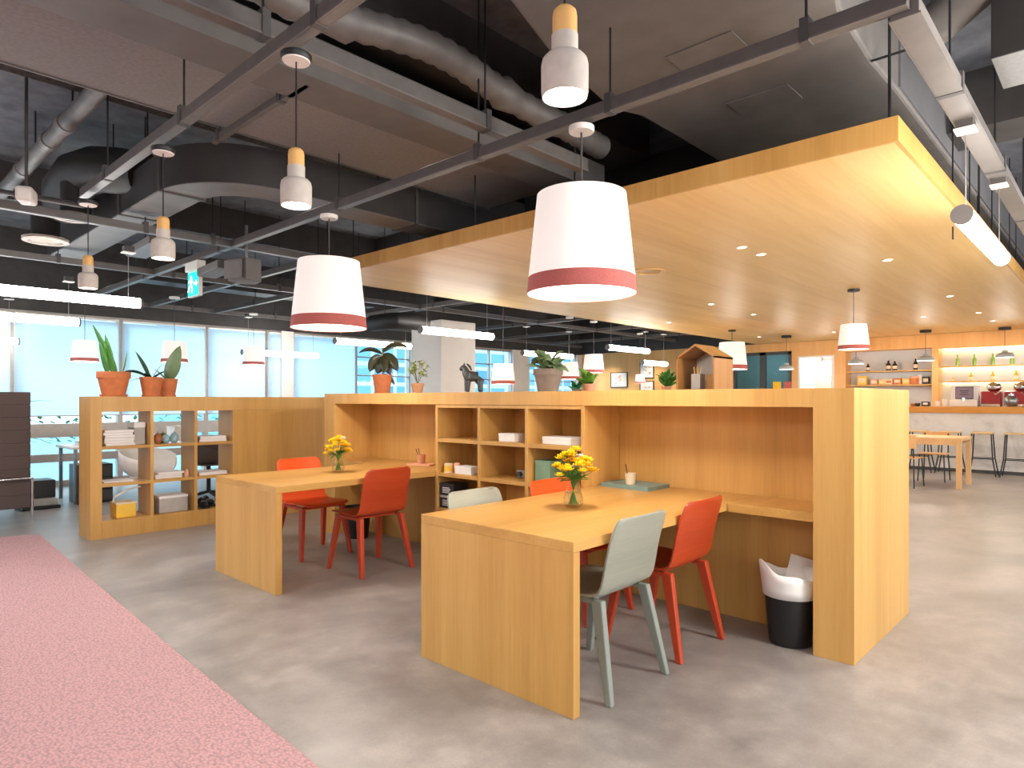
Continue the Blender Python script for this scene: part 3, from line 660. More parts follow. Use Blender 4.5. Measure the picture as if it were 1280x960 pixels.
# second group of ducts and boxes
single(MB().sweep_rect([(-4.9, 5.6, 3.35), (-2.6, 5.6, 3.35)], .3, .3), 'branch_duct', 'black_duct', 'black cross duct just above the left part of the canopy', 'duct', bevel=.004)
bd = thing('duct_end_box', 'black box duct with pale underside at the top right corner', 'duct', (-.58, 4.67, 3.3))
MB().box(0, 1.6, 0, .5, .004, .36).build('box_body', 'black_duct', bd, bevel=.004); MB().box(.003, 1.597, .003, .497, 0, .004).build('underside', 'panel', bd)
for x, y in ((.1, .1), (.1, .4), (.6, .1)): MB().tube([(x, y, .36), (x, y, .6)], .006, 6).build('hanger_rod', 'black_metal', bd)
single(MB().tube([on_d(1140, 55, 4.35), on_d(1180, 22, 4.15), on_d(1225, -20, 3.9), on_d(1270, -60, 3.7)], .13, 20), 'round_duct', 'duct_light', 'pale grey round duct slanting out of the top right', 'duct', smooth=True)
single(MB().box(-.3, 2, 6.5, 7.2, 3.5, ZC-.005), 'sprayed_beam_casing', 'slab_rough', 'rough dark insulated beam casing at the right edge of the ceiling', 'beam')
for k, (px, d) in enumerate([(1191, 5.2), (1212, 5.6), (1222, 6.4), (1240, 6), (1262, 7), (1270, 7.6)]):
    p = on_d(px, 200, d)
    single(MB().tube([(p.x, p.y, 2.6+.1*(k % 3)), (p.x, p.y, ZC)], .006, 6), 'hanger_rod', 'black_metal', 'thin black hanger rod in the dark ceiling at the right, %s' % ['beside the rail bracket', 'just past the rail bracket', 'behind the second bracket', 'near the black box duct', 'second from the right edge', 'nearest the right edge'][k], 'rod')
# round diffusers
def diffuser(px, py, z, r, label, neck):
    p = on_z(px, py, z); t = thing('ceiling_diffuser', label, 'vent', p, 0, 'round ceiling diffusers')
    MB().lathe([(r, 0), (r*.98, -.012), (r*.74, -.014), (r*.72, .02), (r, .02)], seg=40).build('outer_ring', 'concrete', t, smooth=True)
    MB().lathe([(0, -.006), (r*.6, -.004), (r*.62, .004), (0, .02)], seg=36).build('inner_plate', 'concrete', t, smooth=True)
    MB().lathe([(r*.72, .018), (r*.62, .06), (r*.62, neck), (0, neck)], seg=32).build('neck', 'black_duct', t, smooth=True)
diffuser(92, 272, 2.97, .165, 'round white ceiling diffuser, higher of the two at the left', .3)
diffuser(57, 301, 2.86, .19, 'round white ceiling diffuser with a black neck, lower of the two at the left', .34)
# cctv camera
p = on_d(33, 244, 5.0); t = thing('security_camera', 'small white security camera on the rail at the upper left', 'camera', p, -.4)
MB().box(-.09, .09, -.055, .055, -.06, .05).build('housing', 'white', t, bevel=.02)
MB().lathe([(.04, -.02), (.04, .012), (0, .02)], seg=20, mat=Matrix.Translation((.02, -.057, -.01)) @ Matrix.Rotation(PI/2, 4, 'X')).build('lens', 'dark_metal', t, smooth=True)
MB().tube([(0, 0, .05), (0, 0, 3.9-p.z)], .012, 10).build('mount', 'dark_metal', t)
single(MB().tube([on_d(-20, 236, 5.3), on_d(40, 246, 5.3), on_d(105, 257, 5.3)], .022, 10), 'conduit_bar', 'dark_metal', 'grey bar the security camera is fixed to', 'bar', smooth=True)
# exit sign
sg = thing('exit_sign', 'lit green exit sign hanging from the long rail', 'sign', (-7.45, 2.9, 2.60))
MB().box(-.15, .15, -.02, .02, -.14, .14).build('sign_case', 'white', sg, bevel=.004)
MB().box(-.138, .138, -.024, -.0205, -.128, .125).build('sign_face', 'exit_green', sg)
MB().box(-.17, .17, -.045, .045, .14, .24).build('mount_box', 'white', sg, bevel=.006)
sy = MB()
sy.ball((-.045, -.0265, .078), .018, 12, 6, (1, .15, 1))
sy.box(-.07, -.025, -.028, -.0245, .0, .055, Matrix.Rotation(.25, 4, 'Y'))
for a, b in (((-.05, 0), (-.095, -.04)), ((-.095, -.04), (-.12, -.08)), ((-.045, 0), (-.01, -.05)), ((-.01, -.05), (-.02, -.10)), ((-.04, .05), (.0, .02)), ((-.06, .05), (-.1, .02))):
    sy.tube([(a[0], -.0265, a[1]), (b[0], -.0265, b[1])], .008, 6)
sy.build('running_figure', 'exit_white', sg)
ar = MB(); fm = Matrix.Rotation(PI/2, 4, 'X')
ar.box(.03, .085, -.028, -.0245, -.012, .012); ar.prism([(.085, -.035), (.125, 0), (.085, .035)], .0245, .028, fm)
ar.build('arrow', 'exit_white', sg)
# box speaker
p = on_d(308, 338, 6.6); t = thing('box_speaker', 'grey wedge speaker hung from the ceiling rail behind the exit sign', 'speaker', p, .5)
MB().prism([(-.14, -.1), (.1, -.14), (.16, .02), (0, .14), (-.12, .08)], -.12, .1).build('cabinet', 'panel_dark', t, bevel=.008)
MB().box(-.13, .09, -.16, -.142, -.1, .08, Matrix.Rotation(-.16, 4, 'Z')).build('grille', 'duct_light', t, bevel=.003)
MB().tube([(0, 0, .1), (0, 0, .45)], .015, 8).build('mount', 'silver', t)
for q0, q1, nm in [((258, 347, 7.0), (284, 336, 6.7), 'pale grey lengthwise duct stub below the exit sign'), ((170, 322, 7.2), (200, 306, 6.6), 'pale grey duct stub left of the exit sign')]:
    a, b = on_d(*q0), on_d(*q1); g = MB().sweep_rect([a, b], .2, .08)
    single(g, 'ceiling_duct', 'duct_light', nm, 'duct', bevel=.004)
# distant ceiling gear
for n, (x, y, z, w, l, h, nm) in enumerate([(-9.0, 7.4, 2.95, .5, 3.0, .3, 'grey box duct above the tube light by the white column'), (-10.4, 3.2, 3.05, .4, 4, .3, 'dark box duct above the left windows'), (-8.2, 12.5, 3.0, .5, 3.4, .35, 'dark box duct before the picture wall')]):
    single(MB().box(x-w/2, x+w/2, y, y+l, z, z+h), 'box_duct', 'duct', nm, 'duct', bevel=.005)
p = on_d(497, 400, 9.3); single(MB().tube([p-Vector((.6, 0, 0)), p-Vector((.2, 0, 0)), p+Vector((-.04, .06, 0)), p+Vector((0, .2, 0)), p+Vector((.0, .5, 0))], .12, 20).tube([(p.x-.3, p.y, p.z+.1), (p.x-.3, p.y, ZC)], .006, 6), 'ceiling_duct_bend', 'black_duct', 'dark round duct bend above the rubber plant', 'duct', smooth=True)
p = on_y(700, 400, 7.6); single(MB().tube([(-9.5, 7.6, 3.02), (-5.2, 7.6, 3.02)], .08, 16), 'long_pipe', 'duct', 'dark round pipe along the far edge of the canopy', 'pipe', smooth=True)
# ================================================================== POTS AND PLANTS
def pot(name, label, loc, R, h, mat, rim=True, saucer=True, group='potted plants on the oak partitions'):
    t = thing(name, label, 'plant', loc, 0, group)
    z0 = .012 if saucer else 0
    pr = [(0, z0), (R*.68, z0), (R*.92, h*.74), (R*1.0, h*.74), (R, h), (R*.92, h), (R*.9, h*.86), (0, h*.86)] if rim else [(0, z0), (R*.72, z0), (R, h), (R*.94, h), (R*.92, h*.88), (0, h*.88)]
    MB().lathe(pr, seg=32).build('pot', mat, t, smooth=True)
    if saucer: MB().lathe([(0, 0), (R*.78, 0), (R*.84, .02), (R*.8, .02), (R*.75, .008), (0, .008)], seg=32).build('saucer', mat, t, smooth=True)
    MB().lathe([(0, h*.90), (R*.9, h*.885), (R*.9, h*.87)], seg=20).build('soil', 'soil', t)
    return t
def leaves(t, specs, mat, z0, solid=.0015):
    for s in specs:
        l = MB().leaf((s[0], s[1], z0), *s[2:7], **(s[7] if len(s) > 7 else {})).build('leaf', mat, t, smooth=True, solid=solid)
VR = math.atan2(RT.y, RT.x)                       # heading of the photo's right-hand side in plan
# snake plant
t = pot('potted_snake_plant', 'snake plant with tall pointed leaves in a big terracotta pot', (-7.37, 2.085, HL), .15, .245, 'terracotta')
leaves(t, [(.0, .02, VR+PI, 1.25, .56, .085, .25, {'twist': 1.2}), (.0, .0, VR+PI, 1.45, .42, .075, .2, {'twist': 1.4}), (.02, .02, VR+PI, 1.1, .36, .08, -.3, {'twist': 1.9}), (.06, .05, VR, 1.3, .25, .035, -.1, {'twist': 1.0}), (-.02, -.04, VR+PI, 1.35, .36, .06, .1, {'twist': 1.6})], 'leaf', .21)
# two clay pots
t = pot('potted_aloe', 'small arching plant in a terracotta pot in front of a round-leaved one', (-7.34, 2.42, HL), .108, .20, 'terracotta', rim=False)
leaves(t, [(0, 0, VR+PI, .8, .32, .05, 1.2, {'twist': .7}), (.0, .0, VR+PI, 1.2, .34, .05, .3, {'twist': 1.3}), (0, 0, VR, .9, .22, .045, .9), (0, 0, VR+1.2, .9, .2, .05, 1.0), (0, 0, VR-1.4, .7, .24, .05, 1.0), (0, 0, VR+.5, 1.2, .2, .045, .4), (0, 0, VR+PI+.6, .4, .2, .04, 1.1)], 'leaf_dark', .17)
t = pot('potted_fig', 'potted plant with one big upright rounded leaf, beside the arching plant', (-7.46, 2.62, HL), .10, .19, 'terracotta', rim=False)
leaves(t, [(.0, 0, VR, 1.30, .40, .19, .15, {'n': 12, 'fold': .1, 'twist': 1.35}), (0, 0, VR+PI, 1.0, .2, .05, .6)], 'leaf_bluegreen', .165)
# rubber plant
p = on_y(478, 492, 4.15)
t = pot('potted_rubber_plant', 'rubber plant with dark drooping leaves in a terracotta pot', (p.x, 4.15, H), .106, .205, 'terracotta', rim=False)
MB().tube([(0, 0, .17), (.01, 0, .35), (-.005, 0, .52)], [.006, .005, .003], 8).build('stem', 'stem', t, smooth=True)
for a, e, z, ln, w, dr, tw in [(VR, .9, .44, .34, .085, 1.7, .9), (VR+PI, .7, .42, .30, .055, 1.5, .9), (VR+PI, -.5, .40, .24, .13, .9, 1.2), (VR, -.5, .42, .27, .13, .8, 1.3), (VR+.5, -.9, .38, .22, .12, .5, 1.4), (VR+PI, -.9, .32, .13, .10, .5, 1.4), (VR-1.2, -.7, .40, .24, .11, .7, .5), (VR, -.3, .21, .2, .06, 1.0, .8), (VR+PI, -.4, .2, .10, .05, .9, .8)]:
    MB().leaf((0, 0, z), a, e, ln*.92, w, dr, .2, 8, twist=tw).build('leaf', 'leaf_rubber', t, smooth=True, solid=.002)
# airy plant in small pot
p = on_y(522, 493, 4.2)
t = pot('potted_sprig_plant', 'airy pale sprig plant in a small clay pot before the white column', (p.x, 4.2, H), .066, .105, 'pale_clay', saucer=False)
rng = random.Random(11); st = MB(); sp = []
for k in range(12):
    a = rng.uniform(0, 6.3); e = rng.uniform(.7, 1.45); L = rng.uniform(.12, .24)
    q = Vector((math.cos(a)*math.cos(e), math.sin(a)*math.cos(e), math.sin(e)))*L
    st.tube([(0, 0, .09), tuple(Vector((0, 0, .12))+q*.5), tuple(Vector((0, 0, .10))+q)], .0018, 5); sp.append(Vector((0, 0, .10))+q); sp.append(Vector((0, 0, .11))+q*.75)
st.build('stem', 'stem', t)
lf = MB()
for q in sp:
    for j in range(5): lf.leaf(q, rng.uniform(0, 6.3), rng.uniform(-.4, 1), .045, .026, .5, n=3)
lf.build('foliage', 'leaf_pale', t)
# grey pot
p = on_y(685, 489, 4.15)
t = pot('potted_violet', 'leafy grey green plant in a wide grey clay pot', (p.x, 4.15, H), .122, .19, 'grey_clay', saucer=False)
rng = random.Random(4)
for k in range(38):
    a = k*2.4; e = rng.uniform(.45, 1.5)
    MB().leaf((.03*math.cos(a), .03*math.sin(a), .175+rng.uniform(0, .085)), a, e, rng.uniform(.10, .17), .075, rng.uniform(.8, 1.9), .2, 6, twist=rng.uniform(-.7, .7)).build('leaf', 'leaf_bluegreen', t, smooth=True, solid=.0015)
# small pots to the right
def bushy(t, n, z, L, w, mat, seed, r=.01):
    rng = random.Random(seed)
    for k in range(n):
        a = rng.uniform(0, 6.3)
        MB().leaf((r*math.cos(a), r*math.sin(a), z+rng.uniform(0, L*.45)), a, rng.uniform(.6, 1.5), rng.uniform(.6, 1)*L, w, rng.uniform(.3, 1.2), .2, 5, twist=rng.uniform(-.8, .8)).build('leaf', mat, t, smooth=True, solid=.001)
p = on_y(737, 490, 4.4); t = pot('potted_succulent', 'bright green plant in a small orange pot right of the grey pot', (p.x, 4.4, H), .05, .07, 'pink_card', saucer=False); bushy(t, 26, .06, .13, .045, 'leaf_bright', 3)
p = on_y(721, 490, 4.4); t = pot('potted_creeper', 'low teal green creeping plant between the grey pot and the orange pot', (p.x, 4.4, H), .045, .03, 'grey_clay', saucer=False); bushy(t, 18, .02, .075, .04, 'leaf_teal', 5)
p = on_y(833, 490, 4.4); t = pot('potted_jade', 'small green plant in a clay pot left of the house-shaped box', (p.x, 4.4, H), .04, .04, 'pale_clay', saucer=False); bushy(t, 34, .035, .11, .045, 'leaf', 8)
# floor plant behind the sofa
t = pot('potted_palm', 'leafy floor plant behind the dark sofa at the far left edge', (-11.2, 1.55, 0), .2, .4, 'grey_clay', group=None)
rng = random.Random(9)
for k in range(26):
    MB().leaf((0, 0, .35+.02*k), k*2.4, rng.uniform(.7, 1.3), rng.uniform(.7, 1.1), .10, rng.uniform(1.2, 2.2), .2, 7).build('leaf', 'leaf_bright', t, smooth=True, solid=.002)
# ================================================================== WOODEN HORSE
p = on_y(592, 491, 4.05)
hs = thing('horse_figurine', 'dark grey carved wooden horse figurine standing on the oak partition', 'figurine', (p.x, 4.05, H), VR+PI)
def skin(name, verts, edges, radii, mat, parent, sub=2):
    me = bpy.data.meshes.new(name); me.from_pydata(verts, edges, []); o = bpy.data.objects.new(name, me); C.objects.link(o); o.parent = parent
    me.materials.append(M[mat]); md = o.modifiers.new('skin', 'SKIN'); md.use_smooth_shade = True
    for v, r in zip(me.skin_vertices[0].data, radii): v.radius = r if isinstance(r, tuple) else (r, r)
    me.skin_vertices[0].data[0].use_root = True
    s = o.modifiers.new('sub', 'SUBSURF'); s.levels = s.render_levels = sub; return o
V = [(0, 0, .145), (.045, 0, .148), (-.05, 0, .15), (.068, 0, .185), (.082, 0, .225), (.096, 0, .232), (.125, 0, .198)]; E_ = [(0, 1), (0, 2), (1, 3), (3, 4), (4, 5), (5, 6)]; R_ = [.043, .046, .050, .040, .032, .028, .017]
for sx, x in ((1, .052), (-1, -.056)):
    for sy in (1, -1):
        i = len(V); V += [(x, .026*sy, .115), (x+.004*sx, .03*sy, .055), (x+.006*sx, .03*sy, .006)]; E_ += [(1 if sx > 0 else 2, i), (i, i+1), (i+1, i+2)]; R_ += [.032, .025, .023]
skin('body', V, E_, R_, 'horse', hs)
for sy in (1, -1): MB().lathe([(0, .022), (.006, .006), (.009, 0), (0, 0)], (.083, .010*sy, .250), 8).build('ear', 'horse', hs, smooth=True)
MB().tube([(.06, 0, .26), (.035, 0, .235), (.018, 0, .20)], [.006, .010, .006], 8).build('mane', 'black_plastic', hs, smooth=True)
# ================================================================== HOUSE BOX
hb = thing('house_box', 'house-shaped open wooden box with pencils inside, on the oak partition', 'box', (-2.28, 4.1, H))
W, DP, E1, A1, T = .28, .28, .231, .317, .012
MB().box(0, T, 0, DP, T, E1).build('side_wall', 'box_ply', hb); MB().box(W-T, W, 0, DP, T, E1).build('side_wall', 'box_ply', hb); MB().box(0, W, 0, DP, 0, T).build('base', 'box_ply', hb)
fm = Matrix.Rotation(PI/2, 4, 'X')
for s in (0, 1):
    pl = [(0, E1), (W/2, A1), (W/2, A1-.014), (T, E1-.004), (0, E1-.012)]
    if s: pl = [(W-x, z) for x, z in pl]
    MB().prism(pl, -DP, 0, fm).build('roof_panel', 'box_ply', hb)
MB().prism([(T, T), (W-T, T), (W-T, E1-.004), (W/2, A1-.016), (T, E1-.004)], -DP, -DP+.01, fm).build('rear_panel', 'grey_box', hb)
t = thing('pencil_holder', 'white square pencil holder inside the house-shaped box', 'holder', (-2.17, 4.2, H+T))
g = MB()
for a in ((-.033, -.030, -.033, .033), (.030, .033, -.033, .033), (-.03, .03, -.033, -.03), (-.03, .03, .03, .033)): g.box(*a, 0, .105)
g.box(-.033, .033, -.033, .033, 0, .004); g.build('holder_body', 'grey_box', t)
for k, (dx, dy, tl, mt) in enumerate([(-.015, 0, -.35, 'lamp_wood'), (.01, .01, .15, 'pencil'), (.015, -.01, .3, 'cream'), (-.005, .015, -.1, 'yellow')]):
    tag(MB().tube([(0, 0, 0), (0, 0, .15)], .004, 6).build('pencil', mt), ['pale wooden pencil leaning left in the square pencil holder', 'dark pencil in the square pencil holder', 'cream pencil leaning right in the square pencil holder', 'yellow pencil in the square pencil holder'][k], 'pencil', 'pencils in the square holder')
    o = bpy.data.objects['pencil' if k == 0 else 'pencil.%03d' % k]; o.location = (-2.17+dx*.6, 4.2+dy*.6, H+T+.006); o.rotation_euler = (0, math.asin(max(-.14, min(.14, tl*.4))), 0)
single(MB().box(-2.12, -2.06, 4.22, 4.28, H+T, H+T+.10), 'small_box', 'box_ply', 'brown box beside the white pencil holder in the house-shaped box', 'box', bevel=.002)
# ================================================================== VASES AND FLOWERS
def vase(x, y, label, flabel, seed, s=1.0):
    t = thing('glass_vase', label, 'vase', (x, y, .7408), 0, 'glass flower vases')
    MB().lathe([(0, .002), (.040*s, .002), (.052*s, .022*s), (.053*s, .05*s), (.040*s, .09*s), (.031*s, .115*s), (.035*s, .135*s), (.046*s, .150*s), (.0435*s, .150*s), (.033*s, .135*s), (.0285*s, .115*s), (.0375*s, .09*s), (.0495*s, .05*s), (.0485*s, .024*s), (.038*s, .008), (0, .008)], seg=32).build('vase_glass', 'clear', t, smooth=True, ang=80)
    MB().lathe([(0, .009), (.036*s, .009), (.0475*s, .025*s), (.048*s, .05*s), (.040*s, .076*s), (0, .076*s)], seg=28).build('water', 'water', t, smooth=True)
    f = thing('flower_bouquet', flabel, 'flowers', (x, y, .7408), 0, 'yellow bouquets on the desks')
    rng = random.Random(seed); st = MB(); lv = MB(); heads = []
    for k in range(30):
        a = k*2.39996+rng.uniform(-.3, .3); r = .105*s*math.sqrt((k+.5)/30); z = (.17+.11*(1-(r/(.105*s))**2)+rng.uniform(-.025, .025))*s
        hp = Vector((r*math.cos(a), r*math.sin(a), z)); b = Vector((-r*.25*math.cos(a), -r*.25*math.sin(a), .016)); nk = Vector((r*.16*math.cos(a), r*.16*math.sin(a), .135*s))
        st.tube([b, nk, hp], .0012, 4); heads.append(hp)
    for k in range(22):
        a = rng.uniform(0, 6.3); lv.leaf((.02*math.cos(a), .02*math.sin(a), rng.uniform(.14, .17)*s), a, rng.uniform(-.1, .9), .08*s, .024*s, .8, n=4)
    st.build('stems', 'leaf', f); lv.build('foliage', 'leaf', f)
    for k, hp in enumerate(heads):
        m = 'petal_white' if k in (3, 14) else ('petal_orange' if k % 4 == 1 else 'petal')
        d = MB(); sz = rng.uniform(.027, .037)*s
        for lay in (0, 1):
            for j in range(7): d.leaf(hp, j*2*PI/7+lay*.4, .15+.55*lay, sz*(1-.2*lay), sz*.75, -.5, .3, 4)
        d.ball(hp+Vector((0, 0, .003)), .006*s, 8, 5)
        d.build('blossom', m, f)
vase(-2.246, 2.90, 'clear glass vase of flowers on the foreground desk', 'yellow and orange flowers in the glass vase on the foreground desk', 2, 1.06)
vase(-4.755, 2.99, 'clear glass vase of flowers on the left desk', 'yellow flowers in the glass vase on the left desk', 6, .98)
# ================================================================== DESK THINGS
t = thing('document_tray', 'flat teal document tray lying on the foreground desk by the back panel', 'tray', (-2.46, 3.86, .7408), -.05)
g = MB(); g.box(-.19, .19, -.13, .13, 0, .006); g.build('tray_base', 'teal', t)
g = MB()
for a in ((-.19, .19, -.13, -.124), (-.19, .19, .124, .13), (-.19, -.184, -.124, .124), (.184, .19, -.124, .124)): g.box(*a, .006, .026)
g.build('tray_rim', 'teal', t)
MB().box(-.182, .182, -.122, .122, .0065, .022).build('folder', 'teal', t)
single(MB().box(-.13, .02, -.005, .005, 0, .01), 'pen', 'black_plastic', 'dark pen lying left of the teal tray', 'pen'); o = bpy.data.objects['pen']; o.location = (-2.655, 3.985, .741); o.rotation_euler = (0, 0, .9)
def cup(loc, R, h, mat, label, pens):
    t = thing('pencil_cup', label, 'cup', loc)
    MB().lathe([(0, 0), (R*.78, 0), (R, h), (R*.92, h), (R*.7, .006), (0, .006)], seg=28).build('cup_body', mat, t, smooth=True)
    for k, (a, tl, pl) in enumerate(pens):
        q = MB().tube([(0, 0, 0), (0, 0, .13)], .0035, 6).build('pencil', 'pencil'); tag(q, pl, 'pencil'); q.location = Vector(loc)+Vector((R*.2*math.cos(a), R*.2*math.sin(a), .008)); q.rotation_euler = (0, -tl, a+PI)
cup((-2.47, 3.82, .7635), .039, .075, 'cream', 'cream cup standing on the teal tray', [(VR+PI, .2, 'short dark pencil in the cream cup on the teal tray')])
single(MB().box(-.09, .09, -.12, .12, 0, .012), 'notebook', 'pink_card', 'pink notebook under the pencil cup on the left desk', 'notebook', bevel=.002); o = bpy.data.objects['notebook']; o.location = (-4.72, 3.85, .7408); o.rotation_euler = (0, 0, -1.2)
cup((-4.75, 3.86, .7532), .042, .08, 'pale_clay', 'clay cup with two pencils standing on the pink notebook', [(VR+PI, .32, 'left dark pencil in the clay cup on the pink notebook'), (VR+PI-.6, .2, 'right dark pencil in the clay cup on the pink notebook')])
# cubby things
def onshelf(px, py, y, z): p = on_y(px, py, y); return (p.x, y, z)
def carton(label, cat, px, y, z, w, d, h, mat, rz=0, name='carton', lidh=0):
    x = on_y(px, 550, y).x
    t = thing(name, label, cat, (x, y, z), rz)
    MB().box(-w/2, w/2, -d/2, d/2, 0, h).build('box_body', mat, t, bevel=.002)
    MB().box(-w/2-.002, w/2+.002, -d/2-.002, d/2+.002, h-(lidh or h*.35), h+.002).build('lid', mat, t, bevel=.002)
    return t
carton('small white box in the upper middle cubby', 'box', 640, 3.72, 1.0155, .17, .12, .06, 'white_paper')
t = carton('wide white box in the upper right cubby', 'box', 704, 3.74, 1.0155, .26, .16, .052, 'white_paper')
carton('white box in the middle left cubby beside the candle', 'box', 585, 3.70, .7305, .19, .12, .06, 'white_paper')
p = (-4.135, 3.65, .7305); t = thing('candle_jar', 'small yellow and white jar in the middle left cubby', 'jar', p)
MB().lathe([(0, 0), (.037, 0), (.037, .075), (0, .075)], seg=24).build('jar_body', 'cream', t, smooth=True); MB().lathe([(.0375, .012), (.0375, .06), (.037, .06), (.037, .012)], seg=24).build('label_band', 'yellow', t, smooth=True)
p = (-4.085, 3.70, .7305); single(MB().lathe([(0, 0), (.03, 0), (.03, .07), (.02, .08), (0, .08)], p, 20), 'small_jar', 'pink_card', 'small pink jar just behind the yellow jar', 'jar', smooth=True)
p = onshelf(653, 585, 3.80, .7305); t = thing('toy_camera', 'small grey camera in the middle cubby', 'camera', p)
MB().box(-.045, .045, -.02, .02, 0, .06).build('camera_body', 'grey_box', t, bevel=.006); MB().lathe([(.018, 0), (.02, .03), (.014, .03), (0, .02)], (0, 0, 0), 18, Matrix.Translation((0, -.02, .03)) @ Matrix.Rotation(PI/2, 4, 'X')).build('lens', 'dark_metal', t, smooth=True)
x = on_y(690, 585, 3.76).x; t = thing('file_box', 'green card file box standing in the middle right cubby', 'file box', (x, 3.76, .7305))
MB().box(-.07, .07, -.11, .11, 0, .16).build('box_body', 'green_card', t, bevel=.002); MB().box(-.072, .072, -.112, .112, .13, .163).build('lid', 'green_card', t, bevel=.002)
for k, (z, nm) in enumerate([(.4405, 'black printed box at the bottom of the stack in the lower left cubby'), (.545, 'black printed box on top of the stack in the lower left cubby')]):
    t = thing('gift_box', nm, 'box', (-4.115, 3.69, z))
    MB().box(-.085, .085, -.08, .08, 0, .085).build('box_body', 'black_plastic', t, bevel=.002); MB().box(-.087, .087, -.082, .082, .085, .1).build('lid', 'grey_box' if k == 0 else 'black_plastic', t, bevel=.002)
    g = MB()
    for j in range(4): g.box(-.05, .05-.015*(j % 2), -.0812, -.0802, .022+.013*j, .027+.013*j)
    g.build('printed_lines', 'white_paper', t)
# waste bins
def bin_(loc, R, h, label, liner):
    t = thing('waste_bin', label, 'bin', loc)
    MB().lathe([(0, 0), (R*.76, 0), (R*.80, .01), (R, h-.012), (R*1.02, h-.012), (R*1.02, h), (R*.96, h), (R*.74, .012), (0, .012)], seg=40).build('bin_body', 'black_plastic', t, smooth=True)
    if liner:
        b = MB(); seg = 48; rg = []
        for lev in range(4):
            row = []
            for k in range(seg):
                a = 2*PI*k/seg; pk = max(0, math.cos(2*(a-VR)))*.5+max(0, math.cos(a-VR-PI))*.6+.25*math.sin(5*a)*.4
                f = lev/3; z = h-.035+f*(.115+.07*pk); r = R*1.035+f*(.008+.006*math.sin(3*a)+.02*max(0, math.cos(a-VR-PI)))
                row.append(b.b.verts.new((r*math.cos(a), r*math.sin(a), z)))
            rg.append(row)
        for A, B in zip(rg, rg[1:]):
            for k in range(seg): b.b.faces.new([A[k], A[(k+1) % seg], B[(k+1) % seg], B[k]])
        b.build('bin_liner', 'white_paper', t, solid=.0015, ang=30, smooth=True)
        pr = MB(); fm2 = Matrix.Rotation(VR-.3, 4, 'Z') @ Matrix.Rotation(-.30, 4, 'X') @ Matrix.Rotation(.25, 4, 'Y')
        pr.box(-.10, .09, .0, .002, h-.10, h+.17, fm2); pr.build('liner_flap', 'white_paper', t)
bin_((-1.362, 3.70, 0), .135, .30, 'black waste bin with a white paper liner beside the tall oak pillar', True)
bin_((-5.48, 3.66, 0), .13, .30, 'black waste bin in shadow under the left desk', False)
# ================================================================== LEFT CUBBY CONTENTS
def stack(x, y, z, n, label, mat, seed, w=.22, d=.30, h=.022):
    rng = random.Random(seed)
    for k in range(n):
        o = MB().box(-w/2, w/2, -d/2, d/2, 0, h-.002).build('magazine', mat, bevel=.001)
        o.location = (x+rng.uniform(-.008, .008), y+rng.uniform(-.012, .012), z+k*h); o.rotation_euler = (0, 0, rng.uniform(-.06, .06))
        tag(o, label % ['bottom', 'second from the bottom', 'third from the bottom', 'fourth from the bottom', 'fifth from the bottom', 'top'][k if k < n-1 else 5], 'magazine', 'magazines in the cubby shelf')
stack(-7.36, 2.10, .8855, 6, 'white magazine, %s of the pile in the upper left cubby', 'white_paper', 1, .24, .26, .026)
t = thing('storage_box', 'pale cardboard box right of the magazine pile in the cubby shelf', 'box', (-7.40, 2.30, .8855))
MB().box(-.10, .10, -.05, .05, 0, .22).build('box_body', 'grey_box', t, bevel=.002); MB().box(-.102, .102, -.052, .052, .17, .223).build('lid', 'white_paper', t, bevel=.002)
for k, (y, r, m, nm, zz) in enumerate([(2.47, .045, 'brown', 'brown egg-shaped ornament in the upper middle cubby', 0), (2.55, .038, 'blue_glaze', 'pale blue egg-shaped ornament in the middle of the row of ornaments', 0), (2.63, .046, 'blue_glaze', 'pale blue egg-shaped ornament at the right of the row of ornaments', 0), (2.56, .044, 'olive', 'olive egg-shaped ornament behind the row of ornaments', 0)]):
    xx = -7.30 if k < 3 else -7.42
    o = MB().lathe([(0, 0), (r*.55, .002), (r*.92, r*.6), (r, r*1.1), (r*.8, r*1.85), (r*.4, r*2.3), (0, r*2.45)], (0, 0, 0), 24).build('egg_ornament', m, smooth=True); o.location = (xx, y, .8855)
    tag(o, nm, 'ornament', 'egg ornaments in the cubby shelf')
    MB().lathe([(0, 0), (.006, 0), (.004, .014), (0, .016)], (0, 0, r*2.42), 8).build('stem_knob', m, o)
stack(-7.36, 3.0, .8855, 2, 'white binder, %s in the upper right cubby of the cubby shelf', 'white_paper', 2, .24, .28, .03)
stack(-7.36, 2.10, .5255, 1, 'thin white magazine, %s one lying in the middle left cubby of the cubby shelf', 'white_paper', 3, .22, .26, .014)
stack(-7.36, 2.57, .5255, 3, 'white paper, %s of the pile in the centre cubby', 'white_paper', 4, .22, .26, .022)
o = MB().lathe([(0, 0), (.025, 0), (.022, .05), (.012, .075), (0, .08)], (0, 0, 0), 18).build('clay_figure', 'pink_card', smooth=True); o.location = (-7.28, 2.745, .5255); tag(o, 'small pink figure beside the paper pile in the cubby shelf', 'figure')
stack(-7.36, 3.0, .5255, 1, 'white tray, %s one lying in the middle right cubby of the cubby shelf', 'white_paper', 5, .24, .3, .035)
t = thing('tote_basket', 'yellow basket in the lower left cubby', 'basket', (-7.34, 2.16, .171))
MB().box(-.10, .10, -.09, .09, 0, .15).build('basket_body', 'yellow', t, bevel=.01); MB().box(-.103, .103, -.093, .093, .135, .152).build('basket_rim', 'cream', t, bevel=.003)
MB().tube([(0, -.09, .15), (0, -.08, .2), (0, .06, .27), (0, .16, .285)], .010, 10).build('handle', 'white', t, smooth=True)
t = thing('storage_bin', 'grey fabric storage bin in the lower middle cubby', 'bin', (-7.36, 2.60, .171))
